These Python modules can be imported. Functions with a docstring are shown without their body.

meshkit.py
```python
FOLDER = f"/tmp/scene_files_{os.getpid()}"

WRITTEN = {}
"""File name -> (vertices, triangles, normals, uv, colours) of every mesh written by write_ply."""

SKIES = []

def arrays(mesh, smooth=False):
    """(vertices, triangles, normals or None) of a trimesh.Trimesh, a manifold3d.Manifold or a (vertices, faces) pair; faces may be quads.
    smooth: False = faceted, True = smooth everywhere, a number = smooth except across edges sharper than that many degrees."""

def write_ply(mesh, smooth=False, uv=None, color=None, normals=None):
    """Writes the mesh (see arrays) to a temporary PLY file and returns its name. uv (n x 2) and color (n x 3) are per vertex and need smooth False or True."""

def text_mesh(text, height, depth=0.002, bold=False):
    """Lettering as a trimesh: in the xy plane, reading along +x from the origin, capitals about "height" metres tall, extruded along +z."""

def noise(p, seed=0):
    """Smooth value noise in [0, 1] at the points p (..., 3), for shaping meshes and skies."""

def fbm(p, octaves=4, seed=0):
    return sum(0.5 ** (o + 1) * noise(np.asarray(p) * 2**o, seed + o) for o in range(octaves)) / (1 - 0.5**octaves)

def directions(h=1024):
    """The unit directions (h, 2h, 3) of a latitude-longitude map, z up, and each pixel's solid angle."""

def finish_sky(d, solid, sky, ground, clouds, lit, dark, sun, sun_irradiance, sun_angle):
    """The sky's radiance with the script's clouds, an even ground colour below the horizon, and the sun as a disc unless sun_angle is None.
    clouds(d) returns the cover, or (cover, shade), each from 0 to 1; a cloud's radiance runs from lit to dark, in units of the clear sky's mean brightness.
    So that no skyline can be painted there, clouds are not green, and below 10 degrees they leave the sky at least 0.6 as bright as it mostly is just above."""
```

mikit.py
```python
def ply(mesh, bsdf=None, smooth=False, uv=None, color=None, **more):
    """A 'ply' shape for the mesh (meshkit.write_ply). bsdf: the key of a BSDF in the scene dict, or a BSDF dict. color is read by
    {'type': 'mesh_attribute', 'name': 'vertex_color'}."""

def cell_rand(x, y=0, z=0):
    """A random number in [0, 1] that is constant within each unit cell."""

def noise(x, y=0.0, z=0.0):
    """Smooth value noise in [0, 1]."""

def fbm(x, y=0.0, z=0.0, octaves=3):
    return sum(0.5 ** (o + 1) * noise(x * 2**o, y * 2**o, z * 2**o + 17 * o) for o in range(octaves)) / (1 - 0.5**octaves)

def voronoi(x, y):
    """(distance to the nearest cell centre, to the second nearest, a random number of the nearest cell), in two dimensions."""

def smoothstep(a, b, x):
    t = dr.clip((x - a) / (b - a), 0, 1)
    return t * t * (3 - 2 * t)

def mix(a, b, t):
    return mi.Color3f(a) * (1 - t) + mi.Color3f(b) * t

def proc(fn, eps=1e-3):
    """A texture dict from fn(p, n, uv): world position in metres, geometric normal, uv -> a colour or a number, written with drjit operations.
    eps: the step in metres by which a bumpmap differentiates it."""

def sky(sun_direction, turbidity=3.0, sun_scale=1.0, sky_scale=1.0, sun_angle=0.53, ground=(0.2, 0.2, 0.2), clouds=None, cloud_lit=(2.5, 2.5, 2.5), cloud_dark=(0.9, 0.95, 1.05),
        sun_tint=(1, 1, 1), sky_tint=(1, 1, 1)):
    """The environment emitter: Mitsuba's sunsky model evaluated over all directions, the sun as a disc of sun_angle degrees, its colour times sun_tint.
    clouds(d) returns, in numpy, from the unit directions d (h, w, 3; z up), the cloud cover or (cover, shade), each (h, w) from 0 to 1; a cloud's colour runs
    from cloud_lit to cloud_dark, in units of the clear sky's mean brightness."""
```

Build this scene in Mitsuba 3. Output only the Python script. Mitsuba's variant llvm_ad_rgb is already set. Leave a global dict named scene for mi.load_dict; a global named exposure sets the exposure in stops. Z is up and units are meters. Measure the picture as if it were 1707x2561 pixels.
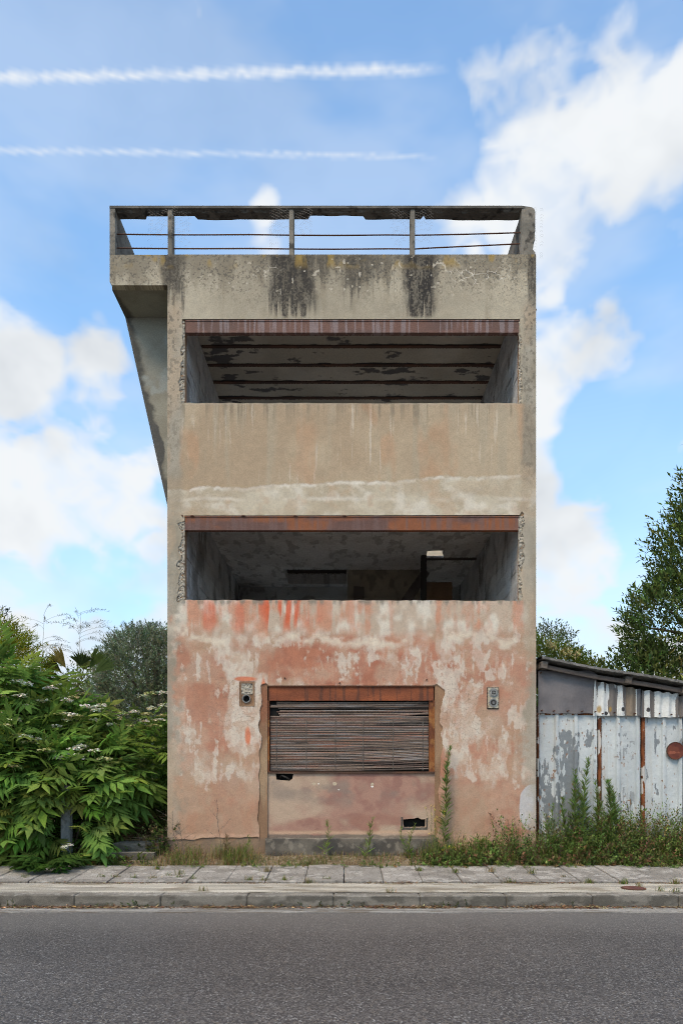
import math, random
import numpy as np, trimesh, drjit as dr, mitsuba as mi
import mikit, meshkit
from mikit import fbm, noise, voronoi, cell_rand, smoothstep, mix, proc
from meshkit import fbm as nfbm, noise as nnoise
from shapely.geometry import Polygon, Point, box as sbox
from shapely.ops import unary_union

rng = np.random.default_rng(7)
T = mi.ScalarTransform4f
# ------------------------------------------------------------------ camera, sky, exposure
EYE, F, CX, CY = 1.55, 1850.0, 860.0, 1930.0      # eye height; a shift lens, so the optical axis lies low in the frame
YB = 11.0                                         # distance of the facade
exposure = 2.82
SUN = (-0.35, -0.62, 0.80)

scene = {"type": "scene"}
labels = {}
scene["camera"] = {"type": "perspective", "fov": math.degrees(2 * math.atan(853.5 / F)), "fov_axis": "x",
                   "to_world": T().look_at(origin=[0, 0, EYE], target=[0, 1, EYE], up=[0, 0, 1]),
                   "principal_point_offset_x": (853.5 - CX) / 1707.0, "principal_point_offset_y": (1280.5 - CY) / 2561.0,
                   "near_clip": 0.05, "far_clip": 5000.0}


def ss(a, b, x):
    t = np.clip((x - a) / (b - a), 0, 1)
    return t * t * (3 - 2 * t)


def clouds(d):
    az = np.degrees(np.arctan2(d[..., 0], d[..., 1]))
    el = np.degrees(np.arcsin(np.clip(d[..., 2], -1, 1)))
    q = d * 3.2
    q = q + 0.35 * np.stack([nfbm(d * 5 + 3, 3, 1), nfbm(d * 5 + 9, 3, 2), nfbm(d * 5 + 17, 3, 3)], -1)
    n = nfbm(q + 11, 5, 4)
    wisp = nfbm(d * np.array([9, 9, 12]) + 2 + .7 * np.stack([nfbm(d * 21 + 3, 3, 11), nfbm(d * 21 + 9, 3, 12), nfbm(d * 21 + 17, 3, 13)], -1), 7, 9)
    # banks of cloud: azimuth, elevation, half widths, weight
    banks = [(16, 36, 6, 6.5, .64), (23, 38, 6, 6, .60), (12, 38, 3.0, 7, .50), (14, 41, 4, 4, .50), (19, 36.5, 8, 3.5, .60), (10.5, 36.5, 3.5, 3, .42), (25.5, 36.5, 4, 4, .50), (22, 43, 4, 3, .46),
             (14, 21, 3.2, 7.0, .74), (16, 14.5, 6, 6, .80), (25, 20.5, 2.0, 3.2, .46), (14, 9, 10, 6, .62), (26.0, 26.5, 1.6, 2.6, .40), (14.5, 25, 2.0, 3, .44),
             (-24, 25, 4, 4.2, .64), (-18, 24, 3, 6, .56), (-20, 19.0, 8, 6, .80), (-18, 28, 2.6, 4, .42), (-15, 14, 8, 5, .78), (-24, 11, 10, 6, .80), (-14, 23, 3, 4, .42), (-22, 15, 6, 4, .6),
             (-6.0, 37.3, 1.7, 1.5, .66), (-4.6, 34.8, 2.6, 2.2, .66), (-9, 31.5, 3.5, 1.8, .42), (0, 31, 4, 2, .36), (8, 32.5, 3, 2, .40), (-12, 32, 3, 1.5, .36), (0, 3, 60, 9, 1.0), (-16, 6, 12, 8, 1.1), (16, 7, 9, 7, 1.1)]
    b = np.zeros_like(az)
    for a, e, ra, re, w in banks:
        b = np.maximum(b, w * np.exp(-(((az - a) / ra) ** 2 + ((el - e) / re) ** 2) ** 1.2))
    ahead = ss(50, 32, np.abs(az)) * ss(62, 52, el)
    n0 = .50 * n + 1.45 * (wisp - 0.5) + .25
    here = ss(0.66, 1.08, n0 + b * 0.95) * (.68 + .32 * ss(.36, .60, wisp))
    else_ = ss(0.42, 0.66, n0)
    cover = here * ahead + else_ * (1 - ahead)
    veil = 0.13 + 0.20 * ss(.42, .62, nfbm(d * np.array([4, 4, 9]) + 31, 6, 21)) + 0.22 * ss(34, 8, el)
    cover = np.maximum(cover, veil)
    shade = np.clip(2.2 * (nfbm(q * 2.6 + 5, 6, 6) - 0.42), 0, 1) * 1.0 + 0.22 * ss(16, 4, el)
    # two condensation trails: planes through the eye
    for (a0, e0), (a1, e1), w, k in (((-24.9, 40.35), (7.05, 43.3), .26, 0.70), ((-24.9, 37.3), (7.05, 39.5), .15, 0.50)):
        u = [np.array([math.sin(math.radians(a)) * math.cos(math.radians(e)), math.cos(math.radians(a)) * math.cos(math.radians(e)), math.sin(math.radians(e))]) for a, e in ((a0, e0), (a1, e1))]
        nn = np.cross(u[1], u[0]); nn /= np.linalg.norm(nn)
        off = np.degrees(np.arcsin(np.clip(d @ nn, -1, 1)))
        off = off + 0.9 * w * (nnoise(d * 170, 3) - 0.5) + .25 * w * (nnoise(d * 60, 5) - .5)
        t = np.exp(-np.abs(off / w) ** 1.8) * ss(a1 + 2.5, a1 - 3.5, az) * ss(-75, -50, az) * (d[..., 1] > 0.1) * (el > 0)
        t = t * (0.25 + 0.85 * nfbm(d * 110, 3, 8))
        cover = np.maximum(cover, np.clip(cover * .5 + k * t * 1.25, 0, .92) * (t > .02))
        shade = shade * (1 - np.clip(t * 2, 0, 1))
    return np.clip(cover, 0, 1), np.clip(shade, 0, 1)


scene["sky"] = mikit.sky(SUN, turbidity=3, sun_scale=0.25, sun_angle=24, sky_scale=1.2, clouds=clouds, cloud_lit=(1.22, 1.26, 1.29), cloud_dark=(.80, .86, .93),
                         sky_tint=(.86, 1.05, 1.02), sun_tint=(1, .945, .87), ground=(.14, .14, .13))


# ------------------------------------------------------------------ helpers
def at(px, py, Y):
    return np.array([(px - CX) / F * Y, Y, EYE + (CY - py) / F * Y])


S = F / YB


def wx(px):
    return (px - CX) / S


def wz(py):
    return EYE + (CY - py) / S


def tag(key, label=None, cat=None, group=None, kind=None):
    d = {k: v for k, v in (("label", label), ("category", cat), ("group", group), ("kind", kind)) if v}
    if d:
        labels[key] = d


def num(key):
    base, i = key, 0
    while key in scene or key in labels or any(k.startswith(key + "__") for k in scene):
        i += 1
        key = f"{base}_{i:03d}"
    return key


_n = {}


def nxt(key):
    """the next free number of a name"""
    i = _n.get(key, -1) + 1
    _n[key] = i
    return key if i == 0 else f"{key}_{i:03d}"


def put(key, mesh, bsdf, smooth=False, color=None, **t):
    key = nxt(key)
    scene[key] = mikit.ply(mesh, bsdf, smooth=smooth, color=color)
    tag(key, **t)
    return key


cat_ = trimesh.util.concatenate


def bx(x0, x1, y0, y1, z0, z1):
    m = trimesh.creation.box(extents=(x1 - x0, y1 - y0, z1 - z0))
    m.apply_translation(((x0 + x1) / 2, (y0 + y1) / 2, (z0 + z1) / 2))
    return m


def chamfer_box(x0, x1, y0, y1, z0, z1, c=0.01):
    v = []
    for sx in (0, 1):
        for sy in (0, 1):
            for sz in (0, 1):
                X, Yy, Z = (x1 if sx else x0), (y1 if sy else y0), (z1 if sz else z0)
                dx, dy, dz = (-c if sx else c), (-c if sy else c), (-c if sz else c)
                v += [(X + dx, Yy + dy, Z), (X + dx, Yy, Z + dz), (X, Yy + dy, Z + dz)]
    return trimesh.convex.convex_hull(np.array(v))


def prism(poly, y0, y1):
    """a polygon in x and z, extruded from y0 (front) to y1"""
    out = []
    for g in getattr(poly, "geoms", [poly]):
        if g.is_empty or g.area < 1e-6:
            continue
        m = trimesh.creation.extrude_polygon(g, y1 - y0, engine="earcut")
        v = m.vertices
        m.vertices = np.stack([v[:, 0], y1 - v[:, 2], v[:, 1]], 1)
        out.append(m)
    return cat_(out)


def PX(pts):
    return [(wx(a), wz(b)) for a, b in pts]


def ragged(p, q, amp, n, seed, scale=9.0):
    """points from p to q, wandering sideways by up to amp"""
    p, q = np.array(p, float), np.array(q, float)
    t = np.linspace(0, 1, n)
    L = np.linalg.norm(q - p)
    d = (q - p) / L
    w = (nfbm(np.stack([t * L * scale, t * 0 + seed * 3.7, t * 0], 1), 4, seed) - 0.5) * 2 * amp
    w[0] = w[-1] = 0
    return [tuple(p + (q - p) * a + np.array([-d[1], d[0]]) * b) for a, b in zip(t, w)]


def tube(pts, rad, sides=6):
    pts = np.asarray(pts, float)
    n = len(pts)
    rad = np.broadcast_to(rad, n)
    tg = np.gradient(pts, axis=0)
    tg /= np.linalg.norm(tg, axis=1, keepdims=True) + 1e-12
    ref = np.array([0, 0, 1.0]) if abs(tg[:, 2]).mean() < 0.8 else np.array([1.0, 0, 0])
    a = np.cross(tg, ref); a /= np.linalg.norm(a, axis=1, keepdims=True) + 1e-12
    b = np.cross(tg, a)
    th = np.arange(sides) / sides * 2 * np.pi
    v = pts[:, None] + rad[:, None, None] * (np.cos(th)[None, :, None] * a[:, None] + np.sin(th)[None, :, None] * b[:, None])
    v = v.reshape(-1, 3)
    i = np.arange(sides)
    f = []
    for k in range(n - 1):
        p0, p1 = k * sides + i, k * sides + (i + 1) % sides
        f += [np.stack([p0, p1 + 0, p1 + sides], 1), np.stack([p0, p1 + sides, p0 + sides], 1)]
    f.append(np.stack([np.full(sides - 2, 0), i[2:], i[1:-1]], 1))
    e = (n - 1) * sides
    f.append(np.stack([np.full(sides - 2, e), e + i[1:-1], e + i[2:]], 1))
    return trimesh.Trimesh(v, np.vstack(f), process=False)


def grid(nx, ny, fn):
    u, v = np.meshgrid(np.linspace(0, 1, nx), np.linspace(0, 1, ny), indexing="xy")
    p = fn(u, v).reshape(-1, 3)
    i = (np.arange(ny - 1)[:, None] * nx + np.arange(nx - 1)[None]).ravel()
    f = np.vstack([np.stack([i, i + 1, i + nx + 1], 1), np.stack([i, i + nx + 1, i + nx], 1)])
    return trimesh.Trimesh(p, f, process=False)


def disc_ring(c, r0, r1, y0, y1, n=28):
    """a ring in x and z, from y0 (front) to y1"""
    ring = Point(c).buffer(r1, quad_segs=n // 4)
    if r0 > 0:
        ring = ring.difference(Point(c).buffer(r0, quad_segs=n // 4))
    return prism(ring, y0, y1)


# ------------------------------------------------------------------ materials
def mat(key, color, rough=0.9, spec=0.25, bump=None, eps=0.002, metallic=None):
    b = {"type": "principled", "base_color": proc(color) if callable(color) else ({"type": "rgb", "value": list(color)} if isinstance(color, (tuple, list)) else color),
         "roughness": rough if not callable(rough) else proc(rough), "specular": spec}
    if metallic is not None:
        b["metallic"] = metallic if not callable(metallic) else proc(metallic)
    if bump:
        b = {"type": "bumpmap", "t": proc(bump, eps), "scale": 1.0, "b": b}
    scene[key] = {"type": "twosided", "b": b}


C = mi.Color3f


def blob(x, z, cx, cz, rx, rz, w, soft=0.35):
    r = dr.sqrt(dr.square((x - cx) / rx) + dr.square((z - cz) / rz))
    return smoothstep(1 + soft, 1 - soft, r + w)


def facade_color(p, n, uv):
    x, z = p.x, p.z + 0.0
    big = fbm(x * 0.8 + 3, z * 0.8, p.y, 3)
    mid = fbm(x * 2.9 + 7, z * 2.9, 1.3, 4)
    fine = fbm(x * 15, z * 15, 2.1, 3)
    grain = noise(x * 110, z * 110, 3.0)
    vs = fbm(x * 6.3, z * 0.55, 4.0, 4)
    vs2 = fbm(x * 21, z * 1.3, 5.0, 3)
    w = mid - 0.5
    # ---- bare upper render: grey beige
    up = mix((.44, .395, .31), (.36, .32, .25), smoothstep(.35, .65, big))
    up = mix(up, (.50, .46, .38), smoothstep(.58, .75, mid) * .35)
    up = mix(up, (.27, .23, .17), smoothstep(.58, .78, vs) * .45)
    # parapet: grey lichen and black runs below the posts, speckled
    reach = z + 0.75 * (vs - 0.5) + 0.45 * (fine - 0.5) + .25 * (mid - .5)
    dirt = smoothstep(8.80, 9.16, reach)
    up = mix(up, (.20, .175, .135), dirt * .75)
    speck = smoothstep(.60, .70, fbm(x * 42, z * 42, 7.0, 2)) * smoothstep(8.35, 8.95, z + .8 * w)
    up = mix(up, (.10, .092, .08), speck * .6)

    def run(cx, hw, zb, a, sharp=.25):
        return smoothstep(hw, hw * (1 - sharp * 2), dr.abs(x - cx + .30 * (vs - .5) * hw) + .5 * hw * (mid - .5)) * smoothstep(zb, zb + .35, z + 1.0 * (vs2 - .5) + .5 * (vs - .5)) * smoothstep(9.30, 9.2, z) * a
    black = dr.maximum(dr.maximum(run(1.12, .30, 8.05, 1.0), run(-.78, .46, 8.25, .95)), dr.maximum(run(-2.52, .22, 8.45, .8), run(.15, .26, 8.62, .7)))
    black = dr.maximum(black, dr.maximum(run(-.1, 1.15, 8.80, .62), run(2.80, .09, 7.7, .85)))
    black = black * (.62 + .38 * smoothstep(.34, .60, .55 * fbm(x * 34, z * 5, 1.0, 4) + .45 * fbm(x * 60, z * 50, 1.0, 2))) * smoothstep(8.28, 8.35, z + .8 * smoothstep(2.6, 2.7, dr.abs(x)))
    up = mix(up, (.045, .042, .040), black)
    ochre = smoothstep(.60, .74, fbm(x * 5 + 2, z * 3, 8., 3)) * smoothstep(9.0, 9.16, z) * .7
    up = mix(up, (.34, .235, .075), ochre)
    # lime bleeding out of cracks
    e1, e2, _ = voronoi(x * 6.5 + .8 * fine, z * 6.5 + .8 * mid)
    crack = smoothstep(.05, .015, e2 - e1) * dr.maximum(blob(x, z, 2.0, 8.93, .5, .15, w), blob(x, z, -1.25, 9.0, .35, .12, w) * .6)
    up = mix(up, (.66, .62, .55), crack * smoothstep(.42, .56, mid) * .9)
    up = mix(up, (.60, .55, .46), smoothstep(.78, .83, fbm(x * 17, z * 17, 12., 2)) * blob(x, z, .2, 8.95, 2.6, .28, w) * .6)
    # ---- second storey panel: warm tan paint, white drips, a patched pale band below
    tan = mix((.44, .355, .255), (.39, .30, .21), smoothstep(.35, .65, big + .3 * w))
    tan = mix(tan, (.40, .345, .26), smoothstep(.52, .72, vs) * .6)
    tan = mix(tan, (.24, .20, .15), smoothstep(.50, .72, vs2 + .3 * (mid - .5)) * smoothstep(6.60, 7.05, z + .45 * (vs - .5)) * .8)
    tan = mix(tan, (.60, .55, .46), smoothstep(.64, .80, fbm(x * 26, z * 1.6, 3.0, 4)) * smoothstep(.42, .66, fbm(x * 1.9, z * 1.5, 14., 2)) * .5)
    tan = mix(tan, (.47, .25, .14), smoothstep(.60, .75, fbm(x * 3.3, z * 1.1, 15., 3)) * .35)
    edge = 5.87 + .05 * x + .10 * (fbm(x * 1.4, 3., 0., 3) - .5) + .035 * (fbm(x * 16, 2., 0., 2) - .5)
    pale = mix((.52, .465, .37), (.45, .385, .29), smoothstep(.40, .62, mid))
    pale = mix(pale, (.64, .60, .53), smoothstep(.46, .70, fbm(x * 6, z * 6, 16., 5)) * .6)
    pale = mix(pale, (.46, .31, .20), smoothstep(.56, .70, fbm(x * 5.2 + 4, z * 5.2, 17., 5)) * .35)
    lip = smoothstep(.045, .0, dr.abs(z - edge + .03)) * smoothstep(.35, .55, fbm(x * 9, z * 9, 1., 2))
    seam = smoothstep(.05, .0, dr.abs(z - 5.60 - .05 * (vs - .5) - .08 * w)) * smoothstep(.42, .6, mid)
    pale = mix(pale, (.68, .64, .58), dr.maximum(lip * .7, seam * .5))
    two = mix(tan, pale, smoothstep(edge + .015, edge - .02, z) * (.55 + .45 * smoothstep(.38, .60, fbm(x * 2.6, z * 4.5, 41., 4))))
    # ---- ground storey: terracotta wash, worn through to lime and render
    terra = mix((.415, .205, .142), (.36, .150, .098), smoothstep(.40, .66, fbm(x * 1.6 + 5, z * 2.2, 18., 3)))
    terra = mix(terra, (.46, .315, .235), smoothstep(.40, .66, fbm(x * 3.3, z * 3.7, 19., 3)) * .7)
    buff = mix(mix((.445, .345, .27), (.40, .285, .205), smoothstep(1.6, 1.0, z + .6 * w)), (.40, .285, .20), smoothstep(.4, .6, mid))
    lime = mix((.61, .545, .465), (.51, .42, .335), smoothstep(.35, .65, fine))
    core = dr.maximum(blob(x, z, .45, 3.15, 1.85, .46, 1.1 * w, .3), .8 * blob(x, z, 1.95, 1.75, .8, .38, 1.6 * w, .4))
    low = mix(buff, terra, dr.maximum(core, .30 + .50 * smoothstep(.40, .62, fbm(x * 1.1 + 9, z * 1.3, 20., 3))))
    layer = fbm(x * .9 + 3, z * 3.4, 43., 4) - .5
    worn = .40 * layer + .62 * fbm(x * 4.2, z * 2.6, 21., 5) + .38 * fbm(x * 11, z * 6.5, 29., 4) + .35 * (fbm(x * 13, z * 1.8, 22., 3) - .5)
    bias = .16 * blob(x, z, -1.42, 2.5, .30, .9, w) + .14 * blob(x, z, 1.68, 2.55, .26, .75, w) + .05 * blob(x, z, 2.2, 1.75, .6, .5, w) - .05 - .30 * smoothstep(1.55, .95, z + .5 * w) + .07 * blob(x, z, -1.9, 2.2, .6, .8, w)
    low = mix(low, lime, smoothstep(.46, .66, worn + 1.3 * bias) * .6)
    flake = .28 * layer + .60 * fbm(x * 6.5 + .5 * fine, z * 4.0, 35., 5) + .25 * fbm(x * 17, z * 12, 36., 3) + .25 * (fbm(x * 24, z * 1.6, 37., 3) - .5)
    low = mix(low, (.60, .55, .48), smoothstep(.425, .505, flake + .7 * bias - .02) * .62)
    low = mix(low, (.43, .19, .12), smoothstep(.50, .56, .6 * fbm(x * 7 + 9, z * 4, 38., 5) + .4 * fbm(x * 19, z * 9, 39., 3)) * .5 * dr.maximum(core, .35))
    topw = smoothstep(3.50, 3.72, z + .22 * (vs - .5))
    streak = fbm(x * 8.5, z * 1.0, 23., 4)
    top = mix((.60, .55, .475), (.47, .38, .30), smoothstep(.38, .6, fbm(x * 5, z * 3, 24., 3)))
    top = mix(top, (.50, .225, .14), smoothstep(.42, .68, .7 * streak + .3 * fbm(x * 9, z * 7, 34., 4) + .12 * blob(x, z, -.9, 3.95, 1.2, .4, w) - .03) * .75)
    redm = blob(x, z, -.88, 3.98, .42, .26, 1.4 * w, .5) * smoothstep(.36, .52, streak) + .6 * blob(x, z, -2.0, 3.85, .10, .22, w) + .5 * blob(x, z, -1.55, 3.8, .08, .3, w)
    top = mix(top, (.56, .105, .045), dr.clip(redm, 0, 1) * .85)
    top = mix(top, (.22, .20, .17), smoothstep(4.02, 4.10, z + .10 * (vs2 - .5)) * smoothstep(.45, .6, vs2) * .8)
    low = mix(low, top, topw)
    belt = smoothstep(.13, .0, dr.abs(z - 3.55 - .32 * (fbm(x * 1.5, 5., 1., 4) - .5) + .012 * x - .10 * (fine - .5))) * smoothstep(.34, .60, fbm(x * 5, z * 5, 25., 3))
    low = mix(low, (.64, .57, .47), belt * .8)
    e1, e2, _ = voronoi(x * 13 + 1.5 * fine, z * 13 + 1.5 * mid)
    craze = smoothstep(.05, .02, e2 - e1) * dr.maximum(blob(x, z, 1.8, 2.55, .5, .6, w), blob(x, z, -1.7, 2.6, .5, .5, w)) * .5
    low = mix(low, (.20, .14, .10), craze)
    low = mix(low, (.58, .15, .06), .8 * dr.maximum(blob(x, z, -1.43, 2.08, .045, .14, w), dr.maximum(blob(x, z, -1.46, 2.93, .16, .035, 1.5 * w), blob(x, z, -1.20, 2.78, .035, .16, 1.5 * w))))
    low = mix(low, (.50, .53, .55), blob(x, z, 2.78, 1.02, .17, .36, .7 * w, .05) * .8)
    low = mix(low, (.55, .36, .26), smoothstep(.64, .60, z + .10 * (mid - .5)) * .6)
    # ---- corner strips stay grey render over all storeys
    col = mix(low, two, smoothstep(4.09, 4.13, z))
    col = mix(col, up, smoothstep(7.0, 7.06, z))
    grey = mix((.36, .33, .275), (.28, .25, .20), smoothstep(.36, .64, fbm(x * 3, z * 1.6, 26., 4)))
    grey = mix(grey, (.43, .33, .235), smoothstep(.52, .70, fbm(x * 2.2, z * 1.2, 27., 3)) * .6)
    grey = mix(grey, (.12, .11, .095), smoothstep(.55, .66, fbm(x * 28, z * 22, 2., 3)) * smoothstep(4.8, 8.5, z + 2.5 * (mid - .5)) * .7)
    lowz = smoothstep(4.2, 3.7, z)
    side = dr.maximum(smoothstep(-2.36 - .02 * lowz, -2.47 - .12 * lowz, x + (.10 + .45 * lowz) * (mid - .5) + .25 * lowz * (fine - .5)), smoothstep(2.60 + .02 * lowz, 2.70 + .14 * lowz, x + (.14 + .4 * lowz) * (mid - .5) + .25 * lowz * (fine - .5)))
    col = mix(col, grey, side * smoothstep(8.75, 8.35, z) * (1 - .55 * smoothstep(5.2, 5.4, z) * smoothstep(6.0, 5.8, z + .2 * w)) * (.9 - .25 * smoothstep(2., .9, z)))
    col = col * (.80 + .24 * grain + .18 * fine)
    return col


def plaster_bump(p, n, uv):
    x, y, z = p.x, p.y, p.z
    return 0.010 * fbm(x * 5, y * 5, z * 5, 3) + 0.0045 * fbm(x * 34, y * 34, z * 34, 3)


mat("m_facade", facade_color, .93, .15, plaster_bump, .004)


def rubble_color(p, n, uv):
    x, y, z = p.x, p.y, p.z
    c = mix((.42, .385, .32), (.25, .23, .195), smoothstep(.4, .62, fbm(x * 26, y * 26, z * 26, 3)))
    c = mix(c, (.50, .47, .42), smoothstep(.62, .7, noise(x * 60, y * 60, z * 60)))
    return mix(c, (.07, .06, .055), smoothstep(.68, .76, noise(x * 48 + 9, y * 48, z * 48)))


mat("m_rubble", rubble_color, .95, .1, lambda p, n, uv: .012 * fbm(p.x * 40, p.y * 40, p.z * 40, 3), .003)


def brown_color(p, n, uv):
    x, y, z = p.x, p.y, p.z
    c = mix((.30, .185, .115), (.235, .145, .092), smoothstep(.38, .62, fbm(x * 3, y, z * 2, 4)))
    c = mix(c, (.36, .27, .18), smoothstep(.55, .72, fbm(x * 5, y, z * 1.3 + 4, 3)) * .6)
    c = mix(c, (.25, .10, .06), blob(x, z, -1.20, 2.55, .09, .3, fbm(x * 7, z * 7) - .5) * .7)
    c = mix(c, (.20, .17, .14), smoothstep(.60, .50, z + .2 * (fbm(x * 6, z * 6) - .5)) * .5)
    return c * (.85 + .3 * noise(x * 90, y * 90, z * 90))


mat("m_brown", brown_color, .93, .15, plaster_bump, .004)


def apron_color(p, n, uv):
    x, y, z = p.x, p.y, p.z
    a, m = fbm(x * 1.7 + 2, z * 2.2, 3., 4), fbm(x * 5, z * 5, 1., 4)
    c = mix((.36, .215, .17), (.30, .165, .135), smoothstep(.42, .6, m))
    c = mix(c, (.45, .35, .265), smoothstep(.40, .66, a + .30 * (m - .5) + .16 * blob(x, z, -.75, 1.05, .45, .22, m - .5)) * .85)
    c = mix(c, (.23, .19, .165), smoothstep(.44, .68, fbm(x * 3.4 + 8, z * 5, 5., 5)) * blob(x, z, .1, 1.25, 1.1, .16, 1.6 * (m - .5), .6) * .7)
    c = mix(c, (.30, .155, .12), smoothstep(.46, .62, fbm(x * 2.6, z * 3.8, 9., 5)) * blob(x, z, .35, .78, 1., .14, m - .5) * .7)
    c = mix(c, (.52, .36, .25), smoothstep(.05, .0, dr.abs(z - .64 - .05 * (m - .5))) * .8)
    c = mix(c, (.15, .135, .115), smoothstep(.62, .59, z + .06 * (m - .5)) * .8)
    k = dr.maximum(dr.maximum(blob(x, z, -.14, 1.37, .03, .028, 0, .1), blob(x, z, .42, 1.36, .025, .03, m - .5, .1)), blob(x, z, -.45, 1.37, .035, .022, m - .5, .1))
    c = mix(c, (.47, .40, .30), k)
    c = mix(c, (.85, .83, .80), dr.maximum(dr.maximum(blob(x, z, .42, 1.325, .022, .009, 0, .1), blob(x, z, -.08, 1.28, .016, .007, m - .5, .2)), blob(x, z, -.38, 1.37, .010, .009, 0, .2)))
    return c * (.86 + .28 * noise(x * 80, y * 80, z * 80))


mat("m_apron", apron_color, .93, .15, plaster_bump, .004)


def conc(a, b, dark, sc=1.0, dk=.6):
    def fn(p, n, uv):
        x, y, z = p.x, p.y, p.z
        c = mix(a, b, smoothstep(.36, .64, fbm(x * 2.2 * sc, y * 2.2 * sc, z * 2.2 * sc, 4)))
        c = mix(c, dark, smoothstep(.54, .70, fbm(x * 7 * sc + 3, y * 7 * sc, z * 4 * sc, 4)) * dk)
        return c * (.82 + .36 * noise(x * 120, y * 120, z * 120))
    return fn


mat("m_coping", conc((.17, .16, .14), (.24, .22, .19), (.05, .047, .043), 1.6, .85), .93, .12, plaster_bump, .004)
mat("m_coping_dark", conc((.10, .094, .085), (.15, .14, .125), (.04, .037, .034), 1.6, .85), .93, .12, plaster_bump, .004)
mat("m_ledge", conc((.15, .135, .115), (.085, .078, .07), (.26, .235, .20), 2.2, .6), .93, .12, plaster_bump, .004)
mat("m_dark_wall", conc((.16, .145, .125), (.10, .09, .08), (.04, .037, .034), 1.5, .8), .95, .1, plaster_bump, .004)


def fin_color(p, n, uv):
    x, y, z = p.x, p.y, p.z
    m = fbm(x * 3, y * 3, z * 3, 4)
    c = mix((.31, .305, .26), (.265, .255, .215), smoothstep(.4, .6, m))
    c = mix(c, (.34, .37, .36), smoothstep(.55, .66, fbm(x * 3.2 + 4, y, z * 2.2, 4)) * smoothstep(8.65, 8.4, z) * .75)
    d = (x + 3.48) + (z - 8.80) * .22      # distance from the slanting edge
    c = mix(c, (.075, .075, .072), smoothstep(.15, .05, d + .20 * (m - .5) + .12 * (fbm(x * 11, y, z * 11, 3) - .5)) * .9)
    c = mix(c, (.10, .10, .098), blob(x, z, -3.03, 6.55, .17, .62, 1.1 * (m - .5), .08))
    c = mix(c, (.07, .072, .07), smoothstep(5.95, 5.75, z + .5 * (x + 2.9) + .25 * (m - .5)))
    return c * (.85 + .3 * noise(x * 90, y * 90, z * 90))


mat("m_fin", fin_color, .93, .12, plaster_bump, .004)


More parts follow.
